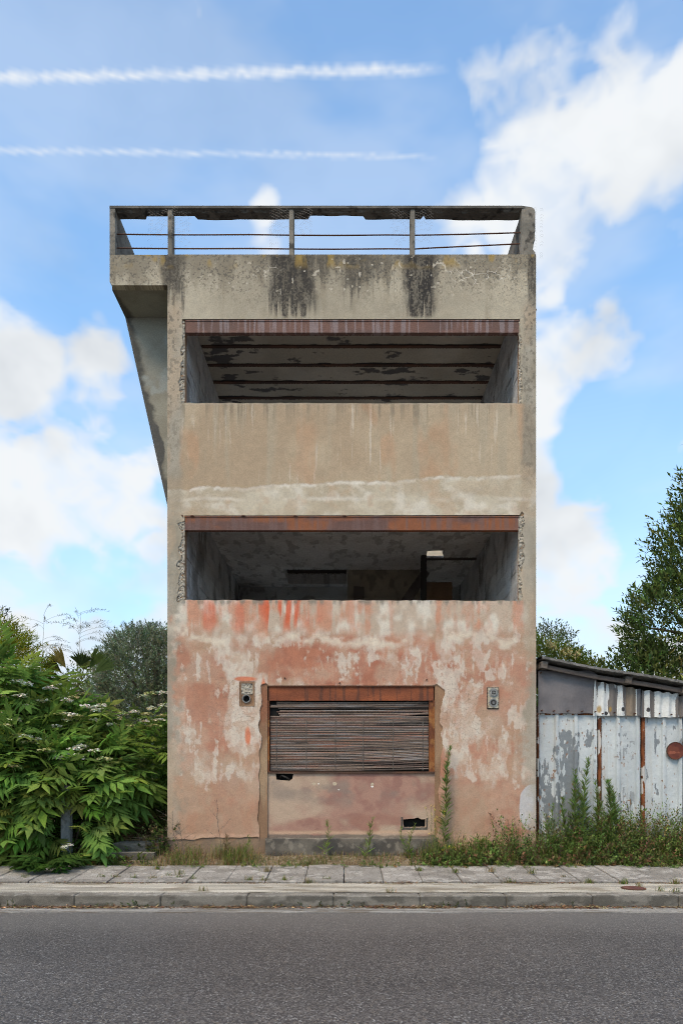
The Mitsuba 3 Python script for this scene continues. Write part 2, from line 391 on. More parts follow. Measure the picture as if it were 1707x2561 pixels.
def soffit_color(p, n, uv):
    x, y, z = p.x, p.y, p.z
    m = fbm(x * 3, y * 3, z, 4)
    c = mix((.30, .29, .245), (.24, .225, .19), smoothstep(.42, .62, m))
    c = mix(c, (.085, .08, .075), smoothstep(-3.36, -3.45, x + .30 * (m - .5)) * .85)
    return c * (.85 + .3 * noise(x * 90, y * 90, z * 90))


mat("m_soffit", soffit_color, .93, .12, plaster_bump, .004)


def block_color(p, n, uv):
    x, y, z = p.x, p.y, p.z
    r = cell_rand(dr.floor(y / .4), dr.floor(z / .2), dr.floor(x))
    c = mix((.31, .315, .325), (.42, .425, .43), r)
    c = mix(c, (.13, .125, .12), smoothstep(.48, .64, fbm(x, y * 2.2, z * 1.3, 4)) * .8)
    c = mix(c, (.42, .44, .46), smoothstep(.60, .70, fbm(x, y * 6, z * 2.0 + 6, 4)) * .8)
    return c * (.8 + .4 * noise(x * 50, y * 50, z * 50))


mat("m_block", block_color, .95, .1, lambda p, n, uv: .010 * fbm(p.x * 30, p.y * 30, p.z * 30, 3), .003)
mat("m_mortar", conc((.40, .40, .39), (.27, .27, .265), (.14, .135, .13), 2., .7), .95, .1)


def ceil_color(p, n, uv):
    x, y, z = p.x, p.y, p.z
    m = fbm(x * 2.4, y * 5, z, 4)
    c = mix((.47, .425, .36), (.385, .345, .285), smoothstep(.4, .62, fbm(x * 1.2, y * 1.2, z, 3)))
    c = mix(c, (.085, .08, .085), smoothstep(.59, .65, m + .16 * (fbm(x * 20, y * 20, z, 2) - .5)) * .9)
    j = (y - 12.40) / .57
    j = dr.abs(j - dr.round(j)) * .57
    c = mix(c, (.06, .057, .058), smoothstep(.075, .045, j + .16 * (fbm(x * 3, y * 1.5, z, 4) - .42)))
    return c * (.85 + .3 * noise(x * 60, y * 60, z * 60))


mat("m_ceiling", ceil_color, .95, .1, lambda p, n, uv: .012 * fbm(p.x * 9, p.y * 9, p.z * 9, 4), .004)


def ceil2_color(p, n, uv):
    x, y, z = p.x, p.y, p.z
    c = mix((.66, .64, .62), (.56, .54, .52), smoothstep(.4, .6, fbm(x * 2, y * 2, z, 3)))
    c = mix(c, (.34, .32, .30), smoothstep(.55, .64, fbm(x * 8, y * 3.5, z, 3)) * .7)
    return c * (.85 + .3 * noise(x * 40, y * 40, z * 40))


mat("m_ceiling_rough", ceil2_color, .95, .1, lambda p, n, uv: .016 * fbm(p.x * 12, p.y * 7, p.z, 3), .004)
mat("m_bounce_floor", conc((.62, .60, .55), (.54, .51, .46), (.35, .33, .29), 1., .4), .95, .1)  # pale finish of the added floor layer that bounces light upwards
mat("m_pale_wall", conc((.56, .58, .58), (.47, .48, .47), (.15, .14, .13), 1., .5), .95, .1)
mat("m_warm_wall", conc((.40, .35, .27), (.32, .28, .22), (.08, .07, .06), 1., .5), .95, .1)
mat("m_dark_board", conc((.12, .10, .09), (.095, .08, .075), (.06, .05, .048), 2., .5), .85, .15)
mat("m_white_plaster", (.78, .75, .68), .9, .1)
mat("m_void", (.02, .02, .02), .95, .05)


def rust(a, b, c3, sc=1.0, vert=True, amt=.5):
    def fn(p, n, uv):
        x, y, z = p.x, p.y, p.z
        v = fbm(x * 30 * sc, y * 8, z * 1.2, 3) if vert else fbm(x * 8, y * 8, z * 8, 3)
        c = mix(a, b, smoothstep(.36, .62, fbm(x * 2.1 * sc, y * 3, z * 5, 4)))
        c = mix(c, c3, smoothstep(.50, .64, v) * amt)
        return c * (.8 + .4 * noise(x * 70, y * 70, z * 70))
    return fn


mat("m_beam_top", rust((.155, .085, .070), (.125, .075, .065), (.27, .235, .25), 1, True, .55), .75, .3, lambda p, n, uv: .002 * fbm(p.x * 60, p.y * 60, p.z * 60, 3))
mat("m_beam_mid", rust((.125, .068, .058), (.23, .085, .040), (.15, .10, .095), 1, True, .6), .75, .3, lambda p, n, uv: .002 * fbm(p.x * 60, p.y * 60, p.z * 60, 3))
mat("m_beam_low", rust((.27, .085, .038), (.19, .062, .032), (.07, .04, .032), .8, True, .6), .8, .25, lambda p, n, uv: .002 * fbm(p.x * 60, p.y * 60, p.z * 60, 3))
mat("m_rust_frame", rust((.25, .095, .035), (.14, .052, .028), (.33, .16, .06), 1, False, .6), .85, .2)
mat("m_rust_dark", rust((.075, .045, .035), (.12, .06, .04), (.05, .035, .03), 1, False, .6), .85, .2)


def slat_color(p, n, uv):
    x, y, z = p.x, p.y, p.z
    k = dr.floor((z - 1.55) / .0246)
    r, r2 = cell_rand(k, 3, 1), cell_rand(k, 7, 2)
    c = mix((.215, .165, .135), (.15, .118, .10), smoothstep(.2, .8, r))
    c = mix(c, (.25, .155, .130), smoothstep(.44, .62, fbm(x * 1.6 + r * 30, r2 * 20, 1., 3)) * smoothstep(.3, .7, r2) * .75)
    c = mix(c, (.27, .28, .30), smoothstep(.52, .70, fbm(x * 2.5 + r2 * 30, z * 30, 2., 3)) * .45)
    c = mix(c, (.34, .14, .09), smoothstep(.66, .74, fbm(x * 1.3 + r * 17, z * 42, 6., 3)) * .6)
    c = mix(c, (.032, .03, .03), smoothstep(.58, .72, fbm(x * 1.5 + 8, z * 26, 4., 4)) * .7)
    return c * (.85 + .3 * fbm(x * 9, y, z * 90, 3))


mat("m_slat", slat_color, .8, .25)


def asphalt_color(p, n, uv):
    x, y = p.x, p.y
    d1, d2, r = voronoi(x * 78, y * 78)
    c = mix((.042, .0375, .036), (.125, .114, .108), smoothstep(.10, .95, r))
    c = mix(c, (.22, .215, .21), smoothstep(.90, .98, r))
    c = mix(c, (.17, .14, .11), smoothstep(.90, .94, cell_rand(dr.floor(r * 977), 2, 1)) * .6)
    c = mix(c, (.028, .027, .028), smoothstep(.14, .03, d2 - d1) * .8)
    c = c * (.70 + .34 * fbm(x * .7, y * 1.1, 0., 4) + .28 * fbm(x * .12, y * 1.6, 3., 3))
    c = mix(c, (.155, .148, .140), smoothstep(6.6, 8.05, y + .7 * (fbm(x * .8, y, 2., 3) - .5) + .25 * (noise(x * 30, y * 30) - .5)) * .45)  # paler towards the kerb: edge dust, plus grazing sheen put into the colour
    return c


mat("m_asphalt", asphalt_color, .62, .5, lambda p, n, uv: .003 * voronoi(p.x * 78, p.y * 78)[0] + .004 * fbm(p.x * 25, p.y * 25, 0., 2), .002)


def gutter_color(p, n, uv):
    x, y = p.x, p.y
    c = mix((.245, .238, .225), (.165, .158, .148), smoothstep(.4, .62, fbm(x * 1.2, y * 9, 0., 4)))
    c = mix(c, (.12, .10, .08), smoothstep(.56, .70, fbm(x * 4, y * 18, 1., 3)) * .7)
    return c * (.75 + .5 * noise(x * 90, y * 90, 0))


mat("m_gutter", gutter_color, .9, .2)


def slab_color(p, n, uv):
    x, y, z = p.x, p.y, p.z
    k = cell_rand(dr.floor(x / .5 + .02), 1, 4)
    c = mix((.235, .222, .205), (.295, .28, .262), k)
    c = mix(c, (.16, .15, .138), smoothstep(.45, .65, fbm(x * 3, y * 5, 0., 4)) * .7)
    c = mix(c, (.44, .43, .41), smoothstep(.60, .72, fbm(x * 9 + 4, y * 9, 0., 3)) * .5)
    c = mix(c, (.06, .055, .05), smoothstep(.70, .78, noise(x * 70, y * 70, 2)) * .5)
    return c * (.82 + .36 * noise(x * 130, y * 130, 0))


mat("m_slab", slab_color, .92, .2, lambda p, n, uv: .006 * fbm(p.x * 45, p.y * 45, p.z * 10, 3), .003)


def strip_color(p, n, uv):
    x, y, z = p.x, p.y, p.z
    c = mix((.34, .32, .275), (.25, .235, .205), smoothstep(.38, .62, fbm(x * .9, y * 7, 0., 4)))
    c = mix(c, (.45, .43, .38), smoothstep(.58, .68, fbm(x * 1.5 + .8 * y, y * 10, 3., 3)) * .6)
    c = mix(c, (.15, .125, .09), smoothstep(.52, .70, fbm(x * 3, y * 8, 6., 4)) * .6)
    return c * (.82 + .36 * noise(x * 110, y * 110, 0))


mat("m_strip", strip_color, .92, .2, lambda p, n, uv: .004 * fbm(p.x * 45, p.y * 45, p.z * 10, 3), .003)


def kerb_color(p, n, uv):
    x, y, z = p.x, p.y, p.z
    c = mix((.20, .188, .168), (.14, .130, .114), smoothstep(.4, .62, fbm(x * 2, y * 3, z * 9, 4)))
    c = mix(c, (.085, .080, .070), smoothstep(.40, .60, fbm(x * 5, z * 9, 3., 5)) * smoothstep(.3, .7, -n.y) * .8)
    c = mix(c, (.33, .32, .30), smoothstep(.56, .7, fbm(x * 20, y * 20, z * 20, 2)) * .4 * smoothstep(.0, .5, n.z))
    return c * (.75 + .5 * noise(x * 120, y * 120, z * 120))


mat("m_kerb", kerb_color, .92, .2, lambda p, n, uv: .006 * fbm(p.x * 50, p.y * 50, p.z * 50, 3), .003)


def ground_color(p, n, uv):
    x, y = p.x, p.y
    c = mix((.15, .115, .075), (.21, .165, .11), smoothstep(.38, .62, fbm(x * 3, y * 3, 0., 4)))
    c = mix(c, (.075, .085, .035), smoothstep(.45, .62, fbm(x * 1.7 + 5, y * 1.7, 0., 3)) * .6)
    c = mix(c, (.30, .26, .20), smoothstep(.62, .72, noise(x * 32, y * 32)) * .6)
    return c * (.7 + .6 * noise(x * 80, y * 80))


mat("m_ground", ground_color, .95, .1, lambda p, n, uv: .02 * fbm(p.x * 18, p.y * 18, 0., 3), .004)


def rect(x, z, x0, x1, z0, z1):
    return smoothstep(0, .004, x - x0) * smoothstep(0, .004, x1 - x) * smoothstep(0, .004, z - z0) * smoothstep(0, .004, z1 - z)


def paint_color(p, n, uv):
    x, z = p.x, p.z
    m, fz = fbm(x * 3.5, z * 1.4, 2., 4), fbm(x * 24, z * 9, 3., 4)
    c = mix((.52, .56, .58), (.45, .49, .515), smoothstep(.4, .65, m))
    c = mix(c, (.46, .45, .42), smoothstep(.58, .76, fbm(x * 16, z * .8, 4., 3)) * .5)
    zone = dr.maximum(blob(x, z, 3.32, 1.35, .36, .85, 1.3 * (m - .5), .35), .30 * blob(x, z, 4.3, 1.35, .26, .20, m - .5, .2))
    zone = dr.maximum(zone, .5 * blob(x, z, 4.72, 1.05, .1, .3, m - .5))
    res = dr.maximum(rect(x, z, 4.07, 4.40, .93, 1.32) * smoothstep(.48, .53, fbm(x * 19, z * 6 + 3, 7., 4)), rect(x, z, 4.10, 4.42, 1.72, 2.02) * smoothstep(.53, .57, fbm(x * 22, z * 17 + 3, 7., 3)))
    gr = smoothstep(.012, .02, dr.abs(x / .105 - dr.round(x / .105)) * .105)
    c = mix(c, (.24, .26, .28), res * gr * .75)
    fl = smoothstep(.50, .55, .5 * fz + .5 * fbm(x * 7, z * 2.0, 5., 3) - .17 + .31 * zone)
    c = mix(c, (.17, .19, .21), fl * .92)
    c = mix(c, (.25, .115, .05), smoothstep(.80, .83, fbm(x * 30, z * 22, 6., 2)) * .8)
    return c * (.92 + .16 * noise(x * 90, p.y * 90, z * 90))


mat("m_shed_paint", paint_color, .6, .35)


def shed_rust(p, n, uv):
    x, z = p.x, p.z
    c = mix((.22, .075, .030), (.10, .038, .020), smoothstep(.4, .6, fbm(x * 20, z * 4, 2., 3)))
    return mix(c, (.56, .56, .54), smoothstep(.56, .60, fbm(x * 26, z * 7, 8., 3)) * .85)


mat("m_shed_rust", shed_rust, .85, .2)


def sheet_color(p, n, uv):
    x, z = p.x, p.z
    c = mix((.125, .118, .128), (.165, .155, .165), smoothstep(.38, .62, fbm(x * 2.5, z * 5, 2., 4)))
    c = mix(c, (.085, .08, .09), smoothstep(.52, .7, fbm(x * 1.6, z * 3.2, 4., 3)) * .6)
    return c * (.93 + .14 * noise(x * 60, z * 60, 3))


mat("m_dark_sheet", sheet_color, .55, .4)


def corr_color(p, n, uv):
    x, z = p.x, p.z
    c = mix((.66, .68, .68), (.58, .60, .60), smoothstep(.4, .6, fbm(x * 4, z * 4, 1., 3)))
    k = fbm(x * 13, z * 1.2, 3., 3)
    t = smoothstep(2.45, 2.95, z + .18 * x - .62 + .8 * (k - .45))
    c = mix(c, (.10, .082, .075), smoothstep(.56, .60, k + .16 * (t - .4)) * .9)
    c = mix(c, (.19, .145, .105), blob(x, z, 4.31, 2.6, .075, .5, .4 * (k - .5), .12) * .95)
    c = mix(c, (.10, .105, .12), blob(x, z, 4.44, 2.6, .035, .5, .4 * (k - .5), .12) * .95)
    holes = dr.maximum(dr.maximum(blob(x, z, 4.19, 2.49, .028, .034, 0, .1), blob(x, z, 4.56, 2.48, .026, .034, 0, .1)), blob(x, z, 3.94, 2.43, .03, .03, 0, .1))
    c = mix(c, (.05, .05, .055), holes)
    c = mix(c, (.35, .21, .03), dr.maximum(blob(x, z, 3.83, 2.49, .03, .045, k - .5, .5), blob(x, z, 4.0, 2.49, .018, .04, k - .5, .5)) * .8)
    return c * (.93 + .14 * noise(x * 60, z * 60, 3))


mat("m_corrugated", corr_color, .6, .3)
mat("m_roof_sheet", conc((.15, .145, .14), (.21, .205, .20), (.07, .07, .065), 3., .7), .95, .1, plaster_bump, .004)
mat("m_old_timber", conc((.11, .095, .085), (.16, .14, .125), (.05, .045, .04), 4., .7), .9, .1)
mat("m_rail_rust", (.105, .058, .045), .8, .25)
mat("m_wire", (.30, .28, .26), .6, .4, metallic=.4)
mat("m_metal_plate", conc((.50, .46, .36), (.42, .37, .28), (.17, .09, .045), 6., .7), .5, .5)
mat("m_metal_grey", conc((.26, .27, .27), (.20, .205, .205), (.09, .08, .075), 6., .6), .45, .5)
mat("m_black", (.025, .023, .022), .6, .4)
mat("m_manhole", rust((.13, .055, .045), (.10, .045, .04), (.17, .09, .07), 1, False, .5), .8, .25, lambda p, n, uv: .004 * noise(p.x * 60, p.y * 60, 0), .002)
mat("m_disc", lambda p, n, uv: mix(mix((.105, .028, .020), (.15, .045, .028), smoothstep(.4, .6, fbm(p.x * 9, p.z * 9, 2., 3))), (.27, .085, .05), blob(p.x, p.z, 4.96, 1.84, .075, .022, 1.4 * (fbm(p.x * 22, p.z * 22, 3., 3) - .5), .2)), .6, .3)
mat("m_post", conc((.20, .22, .24), (.27, .285, .30), (.12, .125, .13), 3., .6), .9, .15, plaster_bump, .004)
mat("m_bark", conc((.10, .08, .06), (.15, .125, .10), (.05, .042, .035), 5., .7), .95, .1)
mat("m_pale_stem", (.23, .22, .14), .8, .2)
mat("m_stem", (.10, .12, .035), .8, .2)
mat("m_litter", {"type": "mesh_attribute", "name": "vertex_color"}, .9, .15)
mat("m_petal", {"type": "mesh_attribute", "name": "vertex_color"}, .8, .15)
VC = {"type": "mesh_attribute", "name": "vertex_color"}
scene["m_leaf"] = {"type": "principledthin", "base_color": VC, "roughness": .6, "diff_trans": .85, "eta": 1.35}
scene["m_leaf_gloss"] = {"type": "principledthin", "base_color": VC, "roughness": .38, "diff_trans": .45, "eta": 1.4}

# ------------------------------------------------------------------ terrain, road, pavement
Y_ROAD, Y_GUT, Y_KERB, Y_KBACK, Y_SLAB, Y_VERGE = 8.10, 8.42, 8.44, 8.64, 9.36, 10.42
KZ = 0.14


def ground_z(x, y):
    x, y = np.asarray(x, float), np.asarray(y, float)
    verge = 0.185 + 0.13 * ss(10.35, 10.95, y)
    bank = 0.19 * ss(10.9, 11.5, y) + 0.10 * ss(12, 15, y)
    left = ss(-2.2, -2.9, x)
    z = verge + bank * left + 0.05 * (nfbm(np.stack([x * 2, y * 2, x * 0], -1), 3, 2) - .5)
    return np.where(y < 10.3, -0.25, z)


xs = np.concatenate([[-400, -150, -60, -25, -14], np.arange(-9, 9.01, .15), [14, 25, 60, 150, 400]])
ys = np.concatenate([[10.31], np.arange(10.4, 16, .15), [17, 19, 22, 27, 35, 60, 120, 300, 900]])
gx, gy = np.meshgrid(xs, ys)
gz = ground_z(gx, gy)
ii = (np.arange(len(ys) - 1)[:, None] * len(xs) + np.arange(len(xs) - 1)[None]).ravel()
gf = np.vstack([np.stack([ii, ii + 1, ii + len(xs) + 1], 1), np.stack([ii, ii + len(xs) + 1, ii + len(xs)], 1)])
put("ground", trimesh.Trimesh(np.stack([gx, gy, gz], -1).reshape(-1, 3), gf, process=False), "m_ground", smooth=True, label="bare earth with dry litter behind the pavement", kind="structure")
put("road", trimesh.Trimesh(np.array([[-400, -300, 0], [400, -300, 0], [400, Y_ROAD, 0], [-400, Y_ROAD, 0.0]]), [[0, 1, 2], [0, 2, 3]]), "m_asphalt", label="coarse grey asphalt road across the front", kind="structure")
# concrete gutter band along the road
put("gutter", cat_([bx(a + .002, b - .002, Y_ROAD + .0, Y_GUT - .0, -.2, .008) for a, b in zip(np.arange(-13.12, 12, 1.97), np.arange(-13.12, 12, 1.97) + 1.97)] + [bx(-400, -13.2, Y_ROAD, Y_GUT, -.2, .008), bx(13, 400, Y_ROAD, Y_GUT, -.2, .008)]),
    "m_gutter", label="pale concrete gutter band between road and kerb", kind="structure")
put("pavement", bx(-400, 400, Y_KERB + .03, 10.44, -.3, KZ - .03), "m_ground", label="pavement of concrete slabs behind a kerb", kind="structure")
for k in range(-9, 10):
    x0 = -.12 + .985 * k
    dz = .004 * rng.normal(); dy = .004 * rng.normal()
    put("pavement__kerb_stone", chamfer_box(x0 + .0025, x0 + .9825, Y_KERB + dy, Y_KBACK, -.2, KZ + dz, .012), "m_kerb")
put("pavement__kerb_stone", bx(-400, -.12 - .985 * 9, Y_KERB, Y_KBACK, -.2, KZ), "m_kerb")
put("pavement__kerb_stone", bx(-.12 + .985 * 10, 400, Y_KERB, Y_KBACK, -.2, KZ), "m_kerb")
put("pavement__concrete_strip", grid(240, 6, lambda u, v: np.stack([-12 + 24 * u, Y_KBACK + .003 + (Y_SLAB - Y_KBACK - .006) * v, KZ - .005 + .006 * nfbm(np.stack([u * 60, v * 3, u * 0], -1), 3)], -1)), "m_strip", smooth=True)
for k in range(-13, 14):
    x0 = .5 * k + .004 * rng.normal()
    a = chamfer_box(x0 + .006, x0 + .494, Y_SLAB + .006 * rng.normal() + .01, Y_VERGE, KZ - .06, KZ + .022, .006)
    v = a.vertices.copy()
    v[:, 2] += .065 * (v[:, 1] - Y_SLAB) + .006 * rng.normal() + .012 * rng.normal() * (v[:, 0] - x0)
    a.vertices = v
    put("pavement__paving_slab", a, "m_slab")

# manhole cover
c = trimesh.creation.cylinder(radius=.122, height=.03, sections=40); c.apply_translation((3.49, 8.93, KZ - .004))
r = trimesh.creation.annulus(.124, .145, .02, sections=40); r.apply_translation((3.49, 8.93, KZ - .002))
k = put("manhole_cover", c, "m_manhole", label="small round rusty cover set in the pavement on the right", cat="manhole cover")
put("manhole_cover__rim", r, "m_rust_dark")
put("manhole_cover__lifting_hole", trimesh.creation.cylinder(radius=.014, height=.02, sections=12, transform=trimesh.transformations.translation_matrix((3.49, 8.93, KZ + .0025))), "m_black")

# ------------------------------------------------------------------ the house
XL, XR, XT = wx(419), wx(1339), wx(274)
ZP, ZR, ZB = wz(636), wz(514), wz(712)
IL, IR = wx(459), wx(1302)
H = "house"
tag(H, "derelict three storey concrete house with open floors and faded terracotta render", "house")
O3 = sbox(IL, wz(1010), IR, wz(797)); O2 = sbox(IL, wz(1503), IR, wz(1288)); O1 = sbox(wx(668), .2, wx(1087.5), wz(1715.5))
vent = sbox(wx(599), wz(1766), wx(636), wz(1705)); vhole = Point(wx(615.5), wz(1747)).buffer(.055)
body = sbox(XL, .15, XR, ZP).difference(unary_union([O3, O2, O1, vhole]))
put(H + "__front_wall", prism(body, YB + .022, YB + .22), "m_brown")
# the render coat, broken along the openings
r3 = Polygon(ragged(PX([(452, 1009)])[0], PX([(455, 797)])[0], .055, 60, 11) + ragged(PX([(1300, 797)])[0], PX([(1304, 1009)])[0], .055, 60, 12)[0:] + ragged(PX([(1303, 1008)])[0], PX([(456, 1007)])[0], .012, 90, 13, 14))
r2 = Polygon(ragged(PX([(446, 1506)])[0], PX([(449, 1306)])[0], .085, 60, 14) + PX([(461, 1302), (461, 1288.5), (1298, 1287.5), (1304, 1278)]) + ragged(PX([(1311, 1285)])[0], PX([(1305, 1503)])[0], .075, 60, 15) + ragged(PX([(1303, 1502)])[0], PX([(462, 1500)])[0], .014, 110, 16, 14))
r1 = Polygon(ragged(PX([(646, 2150)])[0], PX([(652, 1712)])[0], .055, 130, 17, 5) + PX([(664, 1708), (672, 1714), (1080, 1714), (1092, 1710)]) + ragged(PX([(1106, 1722)])[0], PX([(1098, 2150)])[0], .075, 130, 18, 5))
base_cut = Polygon([(XL - .1, 0)] + ragged((XL - .1, wz(2100)), (wx(646), wz(2093)), .03, 50, 19, 6) + [(wx(660), 0)])
coat = sbox(XL - .004, .15, XR + .004, ZP + .004).difference(unary_union([r3.buffer(0), r2.buffer(0), r1.buffer(0), base_cut.buffer(0), vent.buffer(.006)]))
put(H + "__render_coat", prism(coat, YB, YB + .022), "m_facade")
# broken masonry along the jambs
for (pa, pb, w, sd) in ((wx(444), wz(1008), wx(461), 1), (wx(1297), wz(1008), wx(1315), 2), (wx(438), wz(1504), wx(461), 3), (wx(1296), wz(1503), wx(1318), 4)):
    x0, x1 = pa, w
    z0 = pb; z1 = z0 + (wz(800) - wz(1008) if sd < 3 else wz(1290) - wz(1503))

    def jag(u, v, x0=x0, x1=x1, z0=z0, z1=z1, sd=sd):
        p = np.stack([x0 + (x1 - x0) * u, u * 0 + YB + .018, z0 + (z1 - z0) * v], -1)
        k = nfbm(p * np.array([40, 1, 40]) + sd, 4, sd)
        p[..., 1] -= .045 * (k - .45) * np.sin(np.pi * np.clip(u, .0, 1)) ** .5
        p[..., 0] += .02 * (nfbm(p * 25 + 7, 2, sd) - .5)
        return p
    put(H + "__broken_jamb", grid(12, 110, jag), "m_rubble", smooth=False)
# side, back walls, floors, roof
YE = 17.2
added_roof_gap = sbox(IL + .02, 14.52, IR - .02, 16.98)  # unseen roof opening, added to let daylight into the rear rooms


def slab(poly, z0, z1):
    return cat_([(lambda m: (m.apply_translation((0, 0, z0)), m)[1])(trimesh.creation.extrude_polygon(g, z1 - z0, engine="earcut")) for g in getattr(poly, "geoms", [poly])])


put(H + "__side_wall", bx(XL, IL - .05, YB + .22, YE, .1, 8.94), "m_dark_wall")
put(H + "__side_wall", bx(IR + .05, XR, YB + .22, YE, .1, 8.94), "m_dark_wall")
bw = sbox(IL - .05, .1, IR + .05, 8.94).difference(unary_union([sbox(-2.0, 7.0, 2.2, 8.5), sbox(-2.1, 3.9, -.1, 5.25), sbox(.4, 3.9, 2.3, 5.25)]))  # unseen rear openings, added to brighten both rooms
put(H + "__back_wall", prism(bw, 17.0, YE), "m_pale_wall")
hole = Polygon([(1.60, 14.24), (1.93, 14.20), (1.90, 14.34), (1.98, 14.66), (1.62, 14.66)])
stair = sbox(-1.27, 15.55, .06, 16.75)
put(H + "__roof_slab", slab(sbox(IL - .05, YB + .22, IR + .05, 17.0).difference(added_roof_gap), 8.74, 8.93), "m_coping")
f1 = sbox(IL - .05, YB + .22, IR + .05, 17.0).difference(unary_union([hole, stair]))
f2 = sbox(IL - .05, YB + .22, IR + .05, 17.0).difference(unary_union([sbox(1.45, 14.1, 2.15, 15.9), stair]))
put(H + "__floor_slab", cat_([slab(f1, 5.80, 5.83), slab(f2, 5.832, 6.02)]), "m_ceiling_rough")
put(H + "__floor_slab", slab(sbox(IL - .05, YB + .22, IR + .05, 17.0), 2.95, 3.12), "m_coping")
put(H + "__bounce_floor", slab(f2, 6.023, 6.04), "m_bounce_floor")  # unseen pale layer, added to bounce light onto the ceiling
put(H + "__bounce_floor", slab(sbox(IL - .05, YB + .22, IR + .05, 17.0), 3.123, 3.14), "m_bounce_floor")
put(H + "__stair_lid", cat_([bx(-1.3, .1, 15.5, 16.8, 6.10, 6.14), bx(-1.3, .1, 16.752, 16.8, 5.85, 6.1), bx(-1.3, -1.272, 15.5, 16.75, 5.85, 6.1), bx(.062, .1, 15.5, 16.75, 5.85, 6.1), bx(-1.27, .06, 15.5, 15.548, 5.85, 6.1)]), "m_dark_board")
put(H + "__rear_panel", bx(.4, 2.5, 16.90, 16.99, 6.05, 6.98), "m_white_plaster", label="pale plastered wall seen through a hole in the ceiling")
put(H + "__hole_beam", bx(1.55, IR, 14.67, 14.76, 5.772, 5.799), "m_dark_board")
# ceiling of the top room: rusted joists with slabs between
for k in range(-2, 4):
    y = 12.40 + .57 * k
    y0 = max(y + .03, YB + .24)
    put(H + "__ceiling_panel", grid(60, 8, lambda u, v: np.stack([IL - .02 + (IR - IL + .04) * u, y0 + (y + .545 - y0) * (1 - v), 8.69 - .006 + .012 * nfbm(np.stack([u * 14, v * 3 + k * 9, u * 0], -1), 3)], -1)), "m_ceiling", smooth=True)
    if y > YB + .3:
        put(H + "__ceiling_joist", cat_([bx(IL - .03, IR + .03, y - .035, y + .04, 8.675, 8.687), bx(IL - .03, IR + .03, y - .006, y + .006, 8.687, 8.74)]), "m_rust_dark")
# block walls of both rooms
for (z0, z1, ymax) in ((6.95, 8.66, 14.9), (4.0, 5.79, 16.9)):
    for side, X in ((0, IL), (1, IR)):
        put(H + "__joint_bed", bx(X - .05, X - .008, YB + .222, ymax, z0, z1 + .02) if side == 0 else bx(X + .008, X + .05, YB + .222, ymax, z0, z1 + .02), "m_mortar")
        row = 0
        zz = z0
        while zz < z1 - .05:
            yy = YB + .222 - (.2 if row % 2 else 0)
            while yy < ymax:
                a, b = max(yy, YB + .225), min(yy + .39, ymax)
                if b - a > .05:
                    o = .004 * rng.normal()
                    t = min(zz + .19, z1)
                    put(H + "__block", bx(X - .04, X + .002 + o, a, b, zz, t) if side == 0 else bx(X - .002 + o, X + .04, a, b, zz, t), "m_block")
                yy += .40
            zz += .20; row += 1
# middle room: partition, board, stair, post
put(H + "__partition", bx(.07, 1.60, 15.56, 15.66, 3.12, 5.80), "m_warm_wall")
put(H + "__leaning_board", (lambda m: m)(prism(Polygon([(.165, 3.2), (.385, 3.2), (.42, 5.40), (.20, 5.42)]), 15.40, 15.44)), "m_dark_board", label="dark board leaning on the partition")
put(H + "__iron_post", bx(1.51, 1.615, 14.50, 14.60, 3.12, 5.80), "m_black", label="black post from floor to ceiling")
put(H + "__stair_string", prism(Polygon([(-.2, 3.12), (.15, 3.12), (1.72, 5.55), (1.60, 5.66)]), 14.9, 15.05), "m_dark_board")
put(H + "__rear_room_wall", bx(1.66, 2.25, 15.4, 15.5, 3.12, 5.5), "m_brown")
put(H + "__shelf", bx(IL, IL + .55, 16.3, 16.9, 5.28, 5.33), "m_dark_board")
# steel beams over the openings
for key, xa, xb, za, zb, m in ((H + "__steel_beam", wx(463.5), wx(1298), wz(829), wz(798.5), "m_beam_top"), (H + "__steel_beam", wx(461.3), wx(1296), wz(1324), wz(1290), "m_beam_mid")):
    y = YB + .012
    sec = cat_([bx(xa, xb, y + .006, y + .016, za, zb), bx(xa, xb, y, y + .085, za - .004, za + .007), bx(xa, xb, y - .004, y + .085, zb - .014, zb + .001)])
    put(key, sec, m, label=("rusty steel beam over the top opening" if m == "m_beam_top" else "orange brown steel beam over the middle opening"))
for px in (480, 608, 738, 861):
    b = trimesh.creation.icosphere(2, .032); b.apply_scale((1, .5, .38)); b.apply_translation((wx(px), YB + .004, wz(1289.5)))
    put(H + "__beam_knob", b, "m_rust_dark")
# ground floor shop window
y = YB + .03
put(H + "__steel_beam", cat_([bx(wx(671), wx(1085), y + .012, y + .022, wz(1750), wz(1717)), bx(wx(671), wx(1085), y, y + .08, wz(1751.5), wz(1748.5)), bx(wx(671), wx(1085), y - .005, y + .08, wz(1718), wz(1715.8))]), "m_beam_low", label="bright rust lintel beam over the slatted shop window")
put(H + "__window_frame", cat_([bx(wx(1073.5), wx(1085), YB + .05, YB + .12, wz(1930), wz(1751.6)), bx(wx(1083), wx(1087), YB + .03, YB + .14, wz(1930), wz(1751.6))]), "m_rust_frame", label="orange rusted right jamb of the shop window")
put(H + "__window_frame", bx(wx(668.5), wx(672.5), YB + .035, YB + .12, wz(1930), wz(1751.6)), "m_rust_frame")
put(H + "__window_sill", bx(wx(670), wx(1086), YB + .02, YB + .10, wz(1934), wz(1929.5)), "m_rust_dark")
put(H + "__window_void", bx(wx(668), wx(1087), YB + .16, YB + .19, wz(1936), wz(1715)), "m_void")
